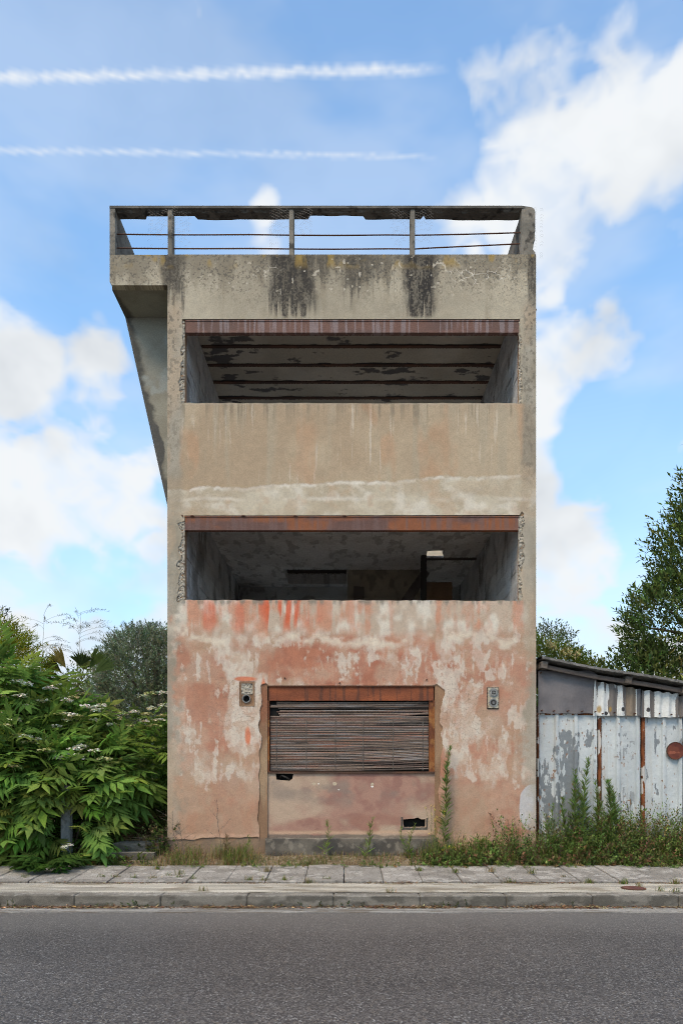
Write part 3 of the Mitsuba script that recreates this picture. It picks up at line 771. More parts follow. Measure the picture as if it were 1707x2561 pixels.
# slatted blind
NS = 43
zt, zb_ = wz(1753), wz(1928)
pit = (zt - zb_) / NS
BL = H + "__blind"
put(BL, cat_([bx(wx(674), wx(1073), YB + .112, YB + .118, zb_, zt)]), "m_void", label="weathered wooden slatted blind closing the shop window")
for i in range(NS):
    zc = zt - pit * (i + .5)
    t = i / NS
    x0, x1 = wx(674), wx(1072.5)
    if i in (0, 1): x0 = wx(690)
    if i in (4, 5, 6, 7, 8): x0 = wx(690 + 4 * ((i * 7) % 3))
    x0 += .006 * rng.random(); x1 -= .006 * rng.random()
    n = 15
    X = np.linspace(x0, x1, n)
    u = (X - x0) / (x1 - x0)
    lift = .055 * np.clip((t - .45) / .3, 0, 1) * np.clip((1.02 - t) / .12, 0, 1) * (np.clip(u - .35, 0, 1) / .65) ** 1.6
    z = zc + lift - .006 * np.sin(np.pi * u) * rng.random() + .0025 * rng.normal()
    if i == 5: z[u < .22] -= .006
    if i == 8: z = z + .028 * np.clip((u - .86) / .14, 0, 1) + .008 * (u > .8)
    if i == 9: z = z - .006 * (u > .75)
    h = pit * .5 * (.97 if i not in (4, 6) else .55)
    yy = YB + .075 + .004 * rng.normal() - .010 * t * 0
    V, Fc = [], []
    for k in range(n):
        V += [(X[k], yy + .012, z[k] - h), (X[k], yy + .001, z[k] - h * .75), (X[k], yy - .004, z[k]), (X[k], yy + .003, z[k] + h * .8), (X[k], yy + .014, z[k] + h)]
    for k in range(n - 1):
        for q in range(4):
            a = k * 5 + q
            Fc += [(a, a + 5, a + 6), (a, a + 6, a + 1)]
    put(BL + "__slat", trimesh.Trimesh(np.array(V), np.array(Fc), process=False), "m_slat", smooth=False)
for px in (690, 765, 838, 908, 983, 1058):
    put(BL + "__tape", bx(wx(px) - .006, wx(px) + .006, YB + .0665, YB + .0685, zb_ + .01, zt - .26), "m_old_timber")
# apron below the window
ahole = Polygon(PX([(688, 1935), (690, 1950), (722, 1953), (730, 1948), (733, 1936)])); bhole = Polygon(PX([(1010, 2070), (1008, 2050), (1035, 2048), (1045, 2045), (1054, 2050), (1064, 2049), (1064, 2069)]))
apron = sbox(wx(668), wz(2098), wx(1087.5), wz(1934)).difference(unary_union([ahole, bhole]))
put(H + "__apron", prism(apron, YB + .055, YB + .10), "m_apron", label="pinkish rendered panel below the shop window")
put(H + "__apron_hole", bx(wx(668), wx(1087), YB + .18, YB + .21, wz(2100), wz(1930)), "m_void")
put(H + "__apron_hole_sill", cat_([bx(wx(1004), wx(1070), YB + .05, YB + .16, wz(2076), wz(2070)), bx(wx(1003), wx(1007.5), YB + .048, YB + .10, wz(2070), wz(2044)), bx(wx(1066), wx(1070), YB + .048, YB + .10, wz(2072), wz(2046))]), "m_ledge")
put(H + "__cable_end", tube([(wx(698), YB + .12, wz(1945)), (wx(703), YB + .06, wz(1939)), (wx(714), YB + .05, wz(1944)), (wx(722), YB + .07, wz(1949)), (wx(716), YB + .1, wz(1947))], .014, 7), "m_black", smooth=True)
put(H + "__base_ledge", grid(80, 9, lambda u, v: np.stack([wx(664) + (wx(1091) - wx(664)) * u, YB + .055 - .13 * np.clip(v * 2, 0, 1) + .02 * (nfbm(np.stack([u * 30, v * 4, u * 0], -1), 3) - .5), wz(2098) + .012 - .33 * np.clip(v * 2 - 1, 0, 1) - .02 * v], -1)), "m_ledge", smooth=40)
# niche with a pipe, and a metal junction plate
put(H + "__vent_box", cat_([prism(vent.difference(vent.buffer(-.022)), YB + .002, YB + .022)]), "m_brown")
put(H + "__vent_box__pipe", disc_ring((wx(615.5), wz(1747)), .050, .062, YB - .004, YB + .2), "m_metal_grey", smooth=40)
put(H + "__vent_box__pipe_end", disc_ring((wx(615.5), wz(1747)), 0, .058, YB + .16, YB + .18), "m_black")
put(H + "__vent_box__broken_render", grid(30, 24, lambda u, v: np.stack([wx(602) + (wx(633) - wx(602)) * u, YB + .021 - .028 * nfbm(np.stack([u * 7, v * 9, u * 0], -1), 4, 3) ** 2, wz(1736) + (wz(1708) - wz(1736)) * v], -1)), "m_rubble")
J = H + "__junction_plate"
px0, px1, py0, py1 = 1217, 1246, 1773, 1718.5
put(J, chamfer_box(wx(px0), wx(px1), YB - .022, YB + .004, wz(py0), wz(py1), .006), "m_black", label="weathered metal switch plate with two round sockets")
put(J + "__plate", chamfer_box(wx(1218.6), wx(1244.6), YB - .030, YB - .021, wz(1771.3), wz(1720.3), .004), "m_metal_plate")
cu, cl = (wx(1232), wz(1733)), (wx(1232), wz(1757.5))
put(J + "__socket", cat_([disc_ring(cu, .052, .070, YB - .036, YB - .028), disc_ring(cu, .032, .046, YB - .062, YB - .028), disc_ring(cu, .0, .010, YB - .060, YB - .028)] + [prism(sbox(cu[0] - .032, cu[1] - .003, cu[0] + .032, cu[1] + .003), YB - .058, YB - .05), prism(sbox(cu[0] - .003, cu[1] - .032, cu[0] + .003, cu[1] + .032), YB - .0575, YB - .05)]), "m_metal_grey", smooth=40)
put(J + "__socket_hole", disc_ring(cu, 0, .031, YB - .0475, YB - .03), "m_black")
put(J + "__socket", cat_([disc_ring(cl, .045, .064, YB - .044, YB - .028), disc_ring(cl, 0, .02, YB - .046, YB - .028)]), "m_metal_grey", smooth=40)
put(J + "__socket_hole", disc_ring(cl, 0, .0445, YB - .036, YB - .03), "m_black")
for sx, sy in ((1220.5, 1733.5), (1243, 1733.5), (1220.5, 1758), (1243, 1758), (1231.5, 1722.5)):
    put(J + "__screw", disc_ring((wx(sx), wz(sy)), 0, .008, YB - .035, YB - .029, 12), "m_rust_dark")
# small nails in the render
for a, b in ((712, 1696), (849, 1708), (1066, 1700), (456, 1290)):
    put(H + "__nail", disc_ring((wx(a), wz(b)), 0, .012, YB - .02, YB + .01, 10), "m_rust_dark")
# terrace: fascia, soffit, fin, railing
put(H + "__terrace_fascia", prism(sbox(XT, ZB, XL - .004, ZP).difference(Polygon(PX([(270, 700), (277, 706), (281, 716), (270, 716)])).buffer(0)), YB + .002, YB + .12), "m_facade")
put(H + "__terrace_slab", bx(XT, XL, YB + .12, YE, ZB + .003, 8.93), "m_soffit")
fin = Polygon([(-3.483, ZB), (XL, ZB), (XL, 4.93)])
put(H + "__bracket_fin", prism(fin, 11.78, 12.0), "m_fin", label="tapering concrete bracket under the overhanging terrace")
put(H + "__parapet", bx(XT, XT + .08, YB + .0, YB + .11, ZP, ZR - .036), "m_coping")
put(H + "__parapet", bx(XT, XT + .08, YB + .11, YE, ZP - .3, ZR), "m_dark_wall")
rp = Polygon(PX([(1304, 637), (1303, 600), (1305, 560), (1304, 521), (1304, 517), (1328, 516), (1335, 520), (1338, 528), (1338, 577), (1332, 579), (1337, 582), (1337.5, 598), (1331, 604), (1334, 610), (1332, 622), (1338, 630), (1339, 637)]))
put(H + "__parapet", prism(rp, YB + .005, YB + .16), "m_coping", label="crumbling right corner pillar of the terrace rail")
put(H + "__parapet", grid(40, 20, lambda u, v: np.stack([IR + .012 + .018 * nfbm(np.stack([u * 9, v * 6, u * 0], -1), 3, 5), YB + .155 + (YE - YB - .15) * u, ZP - .02 + (ZR - .02 - ZP) * v], -1)), "m_dark_wall")
put(H + "__parapet", bx(IR + .035, XR - .01, YB + .16, YE, ZP - .3, ZR - .03), "m_dark_wall")
# coping with a ragged rear edge
t = np.linspace(XT, wx(1335), 160)
edge_y = YB + .225 + .05 * (nfbm(np.stack([t * 2.2, t * 0, t * 0], 1), 4, 8) - .5) - .07 * (nfbm(np.stack([t * 1.1, t * 0 + 4, t * 0], 1), 2, 9) > .62)
cp = Polygon([(XT, YB - .006)] + [(wx(1304), YB - .006), (wx(1326), YB + .02)] + list(zip(t[::-1], edge_y[::-1])))
put(H + "__coping", slab(cp.buffer(0), ZR - .036, ZR), "m_coping_dark")
ch = grid(150, 6, lambda u, v: np.stack([XT + .1 + (wx(1300) - XT - .1) * u, YB + .02 + .07 * v, ZR - .037 - .03 * np.clip(nfbm(np.stack([u * 60, v * 3, u * 0], -1), 4, 4) - .42, 0, 1) * np.sin(np.pi * v) * 3], -1))
put(H + "__coping_spall", ch, "m_coping_dark")
for px in (418.5, 722.5, 1026):
    put(H + "__rail_post", chamfer_box(wx(px), wx(px + 11.5), YB + .012, YB + .18, ZP - .05, ZR - .034, .008), "m_coping")
sags = [(418.5, 722), (730, 1027), (1034, 1300)]
for zi, (z, sg) in enumerate(((wz(573.5), .012), (wz(608.5), .010))):
    X = np.linspace(XT + .06, wx(1318), 60)
    z_ = z - sg * np.abs(np.sin((X - XT) / (X[-1] - XT) * np.pi * 3)) * .6 + (.075 if zi else .035) * np.clip((X - wx(1038)) / (wx(1300) - wx(1038)), 0, 1) ** (.8 if zi else 1) - .012 * np.clip((X - XT) / 3.3, 0, 1)
    put(H + "__rail_bar", tube(np.stack([X, X * 0 + YB + .09, z_], 1), .0095, 6), "m_rail_rust", smooth=True)
put(H + "__reinforcing_bar", tube([(XR - .02, YB + .1, wz(763.5)), (XR + .03, YB + .09, wz(763)), (XR + .032, YB + .09, wz(766))], .008, 6), "m_rail_rust")


def netting(cx, z0, w, h, y, seed, drop):
    r = np.random.default_rng(seed)
    a = .021
    ms = []
    for i in range(int(w / (a * 1.5)) + 1):
        for j in range(int(h / (a * math.sqrt(3))) + 1):
            x = cx - w / 2 + i * a * 1.5
            z = z0 - (j + .5 * (i % 2)) * a * math.sqrt(3)
            if abs(x - cx) < .03 or r.random() < .12 + drop * (z0 - z) / h:
                continue
            yy = y + .03 * math.sin(x * 14 + seed) + .02 * math.sin(z * 17)
            pts = [np.array([x + a * math.cos(k * math.pi / 3), yy, z + a * math.sin(k * math.pi / 3)]) for k in range(4)]
            for k in range(3):
                ms.append(tube([pts[k], pts[k + 1]], .0011, 3))
    return cat_(ms)


for (px, nm) in ((424, "torn wire netting hanging round the left post of the roof railing"), (728, "torn wire netting hanging round the middle post of the roof railing"), (1031, "torn wire netting hanging round the right post of the roof railing")):
    put("wire_netting", netting(wx(px), ZR - .03, .62, .58, YB + .03, int(px), .75), "m_wire", label=nm, cat="wire netting", group="netting on the roof railing", kind="stuff")
net = netting(wx(1344) + .03, ZR + .02, .10, .75, YB + .05, 5, .25)
put("wire_netting", net, "m_wire", label="narrow strip of wire netting beyond the right end of the roof railing", cat="wire netting", group="netting on the roof railing", kind="stuff")

# ------------------------------------------------------------------ the shed on the right
YS = 11.2
SS = F / YS


def sx_(px): return (px - CX) / SS


def sz_(py): return EYE + (CY - py) / SS


SH = "shed"
tag(SH, "low lean-to shed of peeling white metal doors against the house", "shed")


def door(x0, x1, ribs, ylo=.33, yhi=None):
    yhi = yhi or sz_(1787)
    prof = [(x0, .03), (x0 + .012, 0)]
    for r in ribs:
        prof += [(r - .036, 0), (r - .022, -.042), (r + .022, -.042), (r + .036, 0)]
    prof += [(x1 - .012, 0), (x1, .03)]
    prof = np.array(prof)
    n = 26
    v = np.array([[a, YS + b + .004 * math.sin(k * 1.3 + a * 9), ylo + (yhi - ylo) * k / (n - 1)] for k in range(n) for a, b in prof])
    m = len(prof)
    f = [q for k in range(n - 1) for i in range(m - 1) for q in ((k * m + i, k * m + i + 1, (k + 1) * m + i + 1), (k * m + i, (k + 1) * m + i + 1, (k + 1) * m + i))]
    return trimesh.Trimesh(v, np.array(f), process=False)


put(SH + "__door_panel", door(sx_(1346), sx_(1493), [sx_(1390), sx_(1438), sx_(1486)]), "m_shed_paint", label="white door panel flaking to dark grey, next to the house")
put(SH + "__door_panel", door(sx_(1502), sx_(1602), [sx_(1543), sx_(1592)]), "m_shed_paint")
put(SH + "__door_panel", door(sx_(1610), sx_(1705), [sx_(1657), sx_(1698)]), "m_shed_paint")
put(SH + "__door_panel", door(sx_(1706), sx_(1800), [sx_(1750)]), "m_shed_paint")
for a, b in ((1341.5, 1345.5), (1494, 1501), (1603, 1609.5), (1801, 1808)):
    put(SH + "__post", chamfer_box(sx_(a), sx_(b), YS - .035, YS + .03, .25, sz_(1786), .005), "m_shed_rust")
put(SH + "__rail", bx(sx_(1341), sx_(1808), YS - .02, YS + .04, sz_(1788), sz_(1784)), "m_shed_rust")
# slanting roof with purlin ends
Xa, Xb = sx_(1342), 8.6
roofz = lambda x: 3.255 - .178 * (x - 2.90) + .012 * math.sin(x * 3)
n = 90
X = np.linspace(Xa, Xb, n)
for z_off, y0, y1, th, key, m in ((0, YS - .30, YS + 4, .035, "__roof_sheet", "m_roof_sheet"), (-.10, YS - .20, YS - .15, .06, "__fascia_board", "m_dark_board")):
    V = np.array([[x, yv, roofz(x) + z_off + (dz) + (.004 * math.sin(x * 36) if key == "__roof_sheet" else 0)] for x in X for yv, dz in ((y0, 0), (y1, .25 if key == "__roof_sheet" else 0), (y1, (.25 if key == "__roof_sheet" else 0) - th), (y0, -th))])
    Fq = [q for k in range(n - 1) for i in range(4) for q in ((k * 4 + i, (k + 1) * 4 + i, (k + 1) * 4 + (i + 1) % 4), (k * 4 + i, (k + 1) * 4 + (i + 1) % 4, k * 4 + (i + 1) % 4))]
    put(SH + key, trimesh.Trimesh(V, np.array(Fq), process=False), m)
for px in (1354, 1560, 1700):
    x = sx_(px)
    put(SH + "__purlin_end", (lambda b: (b.apply_transform(trimesh.transformations.rotation_matrix(.18, (0, 1, 0), (x, YS, roofz(x)))), b)[1])(bx(x - .045, x + .045, YS - .24, YS + 3, roofz(x) - .16, roofz(x) - .06)), "m_old_timber")
put(SH + "__inner_wall", cat_([bx(Xa, Xb, YS + .10, YS + .14, .2, 2.55), bx(Xb - .1, Xb, YS + .14, YS + 4, .2, 2.4), bx(Xa, Xb, YS + 3.8, YS + 3.9, .2, 2.4)]), "m_dark_board")
# dark sheet, buckled
put(SH + "__dark_sheet", grid(40, 26, lambda u, v: np.stack([sx_(1342.5) + (sx_(1488) - sx_(1342.5)) * u - .018 * (1 - v) * u, YS - .05 - .03 * nfbm(np.stack([u * 2.5, v * 2, u * 0], -1), 3, 3) - .012 * np.sin(u * 21) * (1 - v) ** 3,
    sz_(1785) + .006 * np.sin(u * 17) + (sz_(1679) - sz_(1785)) * v - .05 * np.clip(u - .9, 0, 1) * 10 * v], -1)), "m_dark_sheet", smooth=True, label="buckled dark grey metal sheet under the shed roof")


def corr(x0, x1, zt0, zt1, z0, y, ph):
    return grid(90, 8, lambda u, v: np.stack([x0 + (x1 - x0) * u + .02 * v * (1 - u), y - .016 * np.cos(u * (x1 - x0) / .145 * 2 * np.pi + ph), z0 - .004 * np.cos(u * (x1 - x0) / .145 * 2 * np.pi) + ((zt0 + (zt1 - zt0) * u) + .010 * np.cos(u * (x1 - x0) / .145 * 2 * np.pi + ph) - z0) * v], -1))


put(SH + "__corrugated_sheet", corr(sx_(1477), sx_(1595), sz_(1704), sz_(1725), sz_(1791), YS - .075, 0), "m_corrugated", smooth=True, label="white corrugated strip above the doors")
put(SH + "__corrugated_sheet", corr(sx_(1594), sx_(1687), sz_(1727), sz_(1737), sz_(1795), YS - .095, 1), "m_corrugated", smooth=True)
put(SH + "__corrugated_sheet", corr(sx_(1684), sx_(1790), sz_(1740), sz_(1758), sz_(1794), YS - .07, 2), "m_corrugated", smooth=True)
for a, b in ((1350, 1778), (1380, 1779), (1415, 1779), (1450, 1780), (1482, 1781), (1348, 1684), (1500, 1786), (1530, 1783), (1580, 1786), (1640, 1786), (1670, 1788)):
    put(SH + "__nail", disc_ring((sx_(a), sz_(b)), 0, .010, YS - .13, YS - .03, 8), "m_rust_dark")
dc = (sx_(1684), sz_(1878))
put("disc_sign", disc_ring(dc, 0, .132, YS - .058, YS - .052, 40), "m_disc", label="round dark red rusty disc fixed to the shed door at the right edge", cat="sign")
put("disc_sign__rim", disc_ring(dc, .126, .134, YS - .064, YS - .050, 40), "m_rust_dark")
put("disc_sign__bolt", disc_ring((dc[0], dc[1] + .1), 0, .008, YS - .066, YS - .02, 10), "m_rust_dark")

# ------------------------------------------------------------------ steps and post on the left
tag("garden_steps", "two worn concrete steps up to the overgrown path left of the house", "steps")
for x0, x1, y0, y1, z0, z1 in ((wx(286), wx(398), 10.70, 11.0, .1, .375), (wx(284), wx(400), 10.95, 11.35, .1, .492)):
    m = grid(40, 5, lambda u, v: np.stack([x0 + (x1 - x0) * u, y0 + (y1 - y0) * np.clip(v * 2 - 1, 0, 1) + .012 * (nfbm(np.stack([u * 20, v * 5, u * 0 + y0], -1), 3) - .5), z0 + (z1 - z0) * np.clip(v * 2, 0, 1) - .012 * (nfbm(np.stack([u * 14, v * 0, u * 0 + y0], -1), 3) - .3) * (v > .3)], -1))
    put("garden_steps__step", cat_([m, bx(x0 + .01, x1 - .01, y0 + .02, y1, z0, z1 - .02)]), "m_kerb", smooth=35)
put("fence_post", chamfer_box(-4.07, -3.94, 10.62, 10.75, .15, 1.35, .012), "m_post", label="grey concrete post half hidden in the left shrub", cat="post")
put("low_wall", chamfer_box(wx(365), wx(435), 14.0, 14.2, .4, 1.05, .01), "m_post", label="low dark concrete wall behind the overgrown path", cat="wall")
# ------------------------------------------------------------------ plants
LEAF = (np.array([[0, 0, 0], [.42, .5, .05], [.42, -.5, .05], [.5, 0, 0], [1, 0, -.06]]), np.array([[0, 2, 3], [0, 3, 1], [3, 2, 4], [1, 3, 4]]))
LEAF2 = (np.array([[0, 0, 0], [.45, .5, .03], [.45, -.5, .03], [1, 0, -.04]]), np.array([[0, 2, 3], [0, 3, 1]]))


def unit(a):
    return a / (np.linalg.norm(a, axis=-1, keepdims=True) + 1e-12)


def place(tm, pos, d, up, L, W):
    """leaf templates set at pos, along d, their upper side towards up"""
    tv, tf = tm
    X = unit(d); Yv = unit(np.cross(up, X)); Z = np.cross(X, Yv)
    L, W = np.broadcast_to(L, len(pos))[:, None, None], np.broadcast_to(W, len(pos))[:, None, None]
    V = pos[:, None] + L * (tv[None, :, :1] * X[:, None] + tv[None, :, 2:] * Z[:, None]) + W * tv[None, :, 1:2] * Yv[:, None]
    n = len(tv)
    return V.reshape(-1, 3), (tf[None] + (np.arange(len(pos)) * n)[:, None, None]).reshape(-1, 3)


def tint(r, n, base, var=.25, other=None, share=.0):
    c = np.tile(np.array(base, float), (n, 1))
    if other is not None:
        k = (r.random(n) < share)[:, None]
        c = np.where(k, np.array(other), c)
    return np.clip(c * np.exp(var * r.normal(size=(n, 1))) * np.exp(.10 * r.normal(size=(n, 3))), .004, .9)


def sample_blobs(r, blobs, n, lo=.55, keep=.82):
    """points spread through the shells of a crown made of ellipsoids, and the outward directions there"""
    blobs = np.array(blobs, float)
    area = (blobs[:, 3] * blobs[:, 4] * blobs[:, 5]) ** (2 / 3)
    P, N = [], []
    while sum(map(len, P)) < n:
        i = r.choice(len(blobs), n, p=area / area.sum())
        u = unit(r.normal(size=(n, 3)))
        rad = lo + (1.0 - lo) * r.random(n) ** .55
        bump = .80 + .40 * nfbm(u * 2.2 + i[:, None] * 7.1, 3, 5)
        p = blobs[i, :3] + u * blobs[i, 3:] * (rad * bump)[:, None]
        q = np.stack([np.linalg.norm((p - b[:3]) / b[3:], axis=1) for b in blobs], 1)
        q[np.arange(n), i] = 9
        ok = (q.min(1) > keep) & (p[:, 2] > .15)
        P.append(p[ok]); N.append(unit(u / blobs[i, 3:])[ok])
    return np.concatenate(P)[:n], np.concatenate(N)[:n]


def shoots(r, P, D, length, nl, L, W, base, var=.25, other=None, share=0., spread=.9, lift=.15, droop=.1, tm=LEAF, t0=.1):
    """leafy shoots: nl leaves set spirally along each shoot"""
    s = len(P)
    length = np.broadcast_to(length, s) * (.7 + .6 * r.random(s))
    D = unit(D)
    a = unit(np.cross(D, r.normal(size=(s, 3)))); b = np.cross(D, a)
    t = t0 + (1 - t0) * (np.arange(nl) + .5) / nl
    ph = np.arange(nl) * 2.4 + r.random((s, 1)) * 6.28
    pos = P[:, None] + D[:, None] * (length[:, None] * t)[..., None]
    pos[..., 2] -= droop * length[:, None] * t ** 2
    side = a[:, None] * np.cos(ph)[..., None] + b[:, None] * np.sin(ph)[..., None]
    tip = (.35 + .5 * t)[None, :, None]
    d = D[:, None] * tip + side * spread * (1.1 - .5 * t)[None, :, None] + np.array([0, 0, lift]) + .22 * r.normal(size=pos.shape)
    up = unit(D[:, None] * .6 + np.array([0, 0, .8]) + .35 * r.normal(size=pos.shape) - .15 * side)
    k = s * nl
    l = L * (.65 + .6 * r.random(k))
    V, Fc = place(tm, pos.reshape(-1, 3), d.reshape(-1, 3), up.reshape(-1, 3), l, l * W / L)
    shade_free = tint(r, s, base, var * .6, other, share)
    c = np.repeat(shade_free, nl, 0) * np.exp(var * .6 * r.normal(size=(k, 1)))
    return V, Fc, np.repeat(np.clip(c, .004, .9), len(tm[0]), 0)


def join(parts):
    V, Fc, Cc, n = [], [], [], 0
    for v, f, c in parts:
        V.append(v); Fc.append(f + n); Cc.append(c); n += len(v)
    return trimesh.Trimesh(np.concatenate(V), np.concatenate(Fc), process=False), np.concatenate(Cc)


def leafy(key, parts, m="m_leaf", **t):
    mesh, col = join(parts)
    return put(key, mesh, m, color=col, **t)


def limb(a, b, r0, r1, r, wob=.1, n=9, sides=7):
    a, b = np.array(a, float), np.array(b, float)
    t = np.linspace(0, 1, n)[:, None]
    L = np.linalg.norm(b - a)
    p = a + (b - a) * t + wob * L * (np.stack([nnoise(np.stack([t[:, 0] * 3, t[:, 0] * 0 + k, t[:, 0] * 0 + r.random() * 50], 1), k) - .5 for k in range(3)], 1)) * np.sin(t * np.pi)
    return tube(p, np.linspace(r0, r1, n), sides)


def tree(name, base, blobs, n, nl, length, L, W, col, seed, label, cat, trunk=.16, m="m_leaf", group=None, **kw):
    r = np.random.default_rng(seed)
    key = nxt(name)
    tag(key, label, cat, group)
    P, N = sample_blobs(r, blobs, n)
    up = kw.pop("up", .45); rnd = kw.pop("rnd", .5)
    leafy(key + "__crown", [shoots(r, P, N + np.array([0, 0, up]) + rnd * r.normal(size=P.shape), length, nl, L, W, col, **kw)], m, kind="stuff")
    blobs = np.array(blobs, float)
    top = blobs[np.argmax(blobs[:, 2])]
    bz = np.array(base, float)
    mid = bz + (top[:3] - bz) * .5
    put(key + "__trunk", limb(bz - [0, 0, .3], top[:3], trunk, trunk * .25, r), "m_bark", smooth=True)
    for b in blobs:
        s = bz + (top[:3] - bz) * min(.7, max(.15, (b[2] - b[5] * .6 - bz[2]) / (top[2] - bz[2] + 1e-6)))
        for _ in range(3):
            u = unit(r.normal(size=3) + [0, 0, .5])
            put(key + "__limb", limb(s, b[:3] + u * b[3:] * .8, trunk * .42, trunk * .08, r, .16), "m_bark", smooth=True)
    return key


GREEN, ELDER = (.085, .14, .035), (.16, .265, .06)


def pinnate(npairs=4, ll=.44, lw=.13):
    """a compound leaf: opposite leaflets along a drooping stalk and one at its tip"""
    V, Fc, n = [], [], 0
    zc = lambda t: .10 * math.sin(math.pi * t * .8) - .22 * t * t
    for i in range(npairs):
        t = .30 + .60 * i / (npairs - .4)
        for s in (-1, 1):
            ang = math.radians(62 - 22 * i / npairs)
            l = ll * (1 - .25 * abs(i - 1) / npairs)
            d = np.array([math.cos(ang), s * math.sin(ang), -.32])
            q = np.array([-s * d[1], s * d[0], 0]) * s
            o = np.array([t, 0, zc(t)])
            for a, b, c in ((0, 0, 0), (.40, .5, .03), (.40, -.5, .03), (.5, 0, -.05 * 0), (1, 0, -.10)):
                V.append(o + d * a * l + np.array([-math.sin(ang) * s, math.cos(ang), 0]) * b * lw + np.array([0, 0, c * l * 1.3 - (.10 * l if abs(b) > 0 else 0)]))
            Fc.append(LEAF[1] + n); n += 5
    o = np.array([.86, 0, zc(.86)])
    for a, b, c in ((0, 0, 0), (.42, .5, 0), (.42, -.5, 0), (.5, 0, .03), (1, 0, -.12)):
        V.append(o + np.array([a * ll * 1.05, b * lw * 1.15, c * ll - .2 * a * ll]))
    Fc.append(LEAF[1] + n); n += 5
    V += [np.array([0, -.008, 0]), np.array([0, .008, 0]), np.array([.45, 0, zc(.45) - .004]), np.array([.88, 0, zc(.88) - .004])]
    Fc.append(np.array([[n, n + 1, n + 2], [n, n + 2, n + 3]]))
    return np.array(V), np.concatenate(Fc)


PINS = [pinnate(4, .48, .150), pinnate(3, .54, .175), pinnate(5, .43, .130)]


def umbel(r, c, rad, col):
    n = 46
    a, q = r.random(n) * 6.28, rad * np.sqrt(r.random(n))
    p = c + np.stack([q * np.cos(a), q * np.sin(a), .18 * rad * (1 - (q / rad) ** 2) + .012 * r.normal(size=n) * 1.0], 1)
    d = np.stack([np.cos(a), np.sin(a), .25 * r.normal(size=n)], 1)
    s = rad * (.26 + .12 * r.random(n))
    tm = (np.array([[-.5, -.5, 0], [.5, -.5, .1], [.5, .5, 0], [-.5, .5, .1]]), np.array([[0, 1, 2], [0, 2, 3]]))
    V, Fc = place(tm, p, d, np.tile([0, 0, 1.0], (n, 1)) + .25 * r.normal(size=(n, 3)), s, s)
    return V, Fc, np.repeat(tint(r, n, col, .10), 4, 0)


def elder(key, label, blobs, n, L, seed, flowers, own=0, base=None, front=None):
    r = np.random.default_rng(seed)
    key = nxt(key)
    tag(key, label, "shrub")
    P, N = sample_blobs(r, blobs, n, .50, .80)
    gap = (np.abs(P[:, 0] + 4.0) < .17) & (P[:, 2] < 1.12) & (P[:, 1] < 10.9)      # the foliage is thin round the old post
    gap |= (P[:, 0] > -3.62) & (P[:, 2] < .95) & (P[:, 1] < 11.6)      # and kept off the steps by people passing
    P, N = P[~gap], N[~gap]
    n = len(P)
    d = N * np.array([1, 1, .5]) + np.array([0, -.15, -.12]) + .38 * r.normal(size=P.shape)
    up = np.array([0, -.25, 1.0]) + N * .55 + .22 * r.normal(size=P.shape)
    l = L * (.45 + .85 * r.random(n))
    cols = tint(r, n, ELDER, .22, (.24, .33, .07), .14)
    near = np.argsort(P[:, 1] + 3 * (P[:, 0] < -5.3))[:own]
    which = r.integers(0, 3, n)
    rest = np.ones(n, bool); rest[near] = False
    parts = []
    for w in range(3):
        s = rest & (which == w)
        V, Fc = place(PINS[w], P[s], d[s], up[s], l[s], l[s])
        parts.append((V, Fc, np.repeat(cols[s], len(PINS[w][0]), 0)))
    leafy(key + "__foliage", parts, kind="stuff")
    for i in near:
        V, Fc = place(PINS[which[i]], P[i:i + 1], d[i:i + 1], up[i:i + 1], l[i], l[i])
        put(key + "__leaf", trimesh.Trimesh(V, Fc, process=False), "m_leaf", color=np.repeat(cols[i:i + 1], len(V), 0))
    for b in blobs:
        for _ in range(3):
            bb = np.array(b[:3]) + unit(r.normal(size=3)) * np.array(b[3:]) * .75
            put(key + "__stem", limb((b[0] * .6 + .4 * blobs[0][0], b[1] + .1, .2), bb, .025, .008, r, .2), "m_bark", smooth=True)
    for f, (p, rad, kind) in enumerate(flowers):
        col = ((.80, .80, .70), (.52, .52, .27), (.66, .66, .45))[kind]
        p = np.array(p)
        # flower heads stand just outside the leaves: the nearest foliage along the same direction
        w = (p - [0, 0, EYE]) / p[1]
        q = P / P[:, 1:2] - np.array([0, 0, EYE]) / P[:, 1:2]
        hit = P[np.hypot(q[:, 0] - w[0], q[:, 2] - w[2]) < .022]
        if len(hit):
            p = np.array([0, 0, EYE]) + w * (np.sort(hit[:, 1])[min(1, len(hit) - 1)] - .30)
        V, Fc, Cc = umbel(r, p, rad * 1.25, col)
        st = tube([p, p + [.01, .03, -.1], p + [0, .12, -.28]], [.004, .005, .006], 4)
        put(key + "__flower_head", trimesh.Trimesh(V, Fc, process=False), "m_petal", color=Cc)
        put(key + "__flower_stalk", st, "m_stem")
    return key


def pxl(lst, Y):
    return [(tuple(at(a * 1.0887, b * 1.0887, Y_)), rad, k) for a, b, Y_, rad, k in lst]


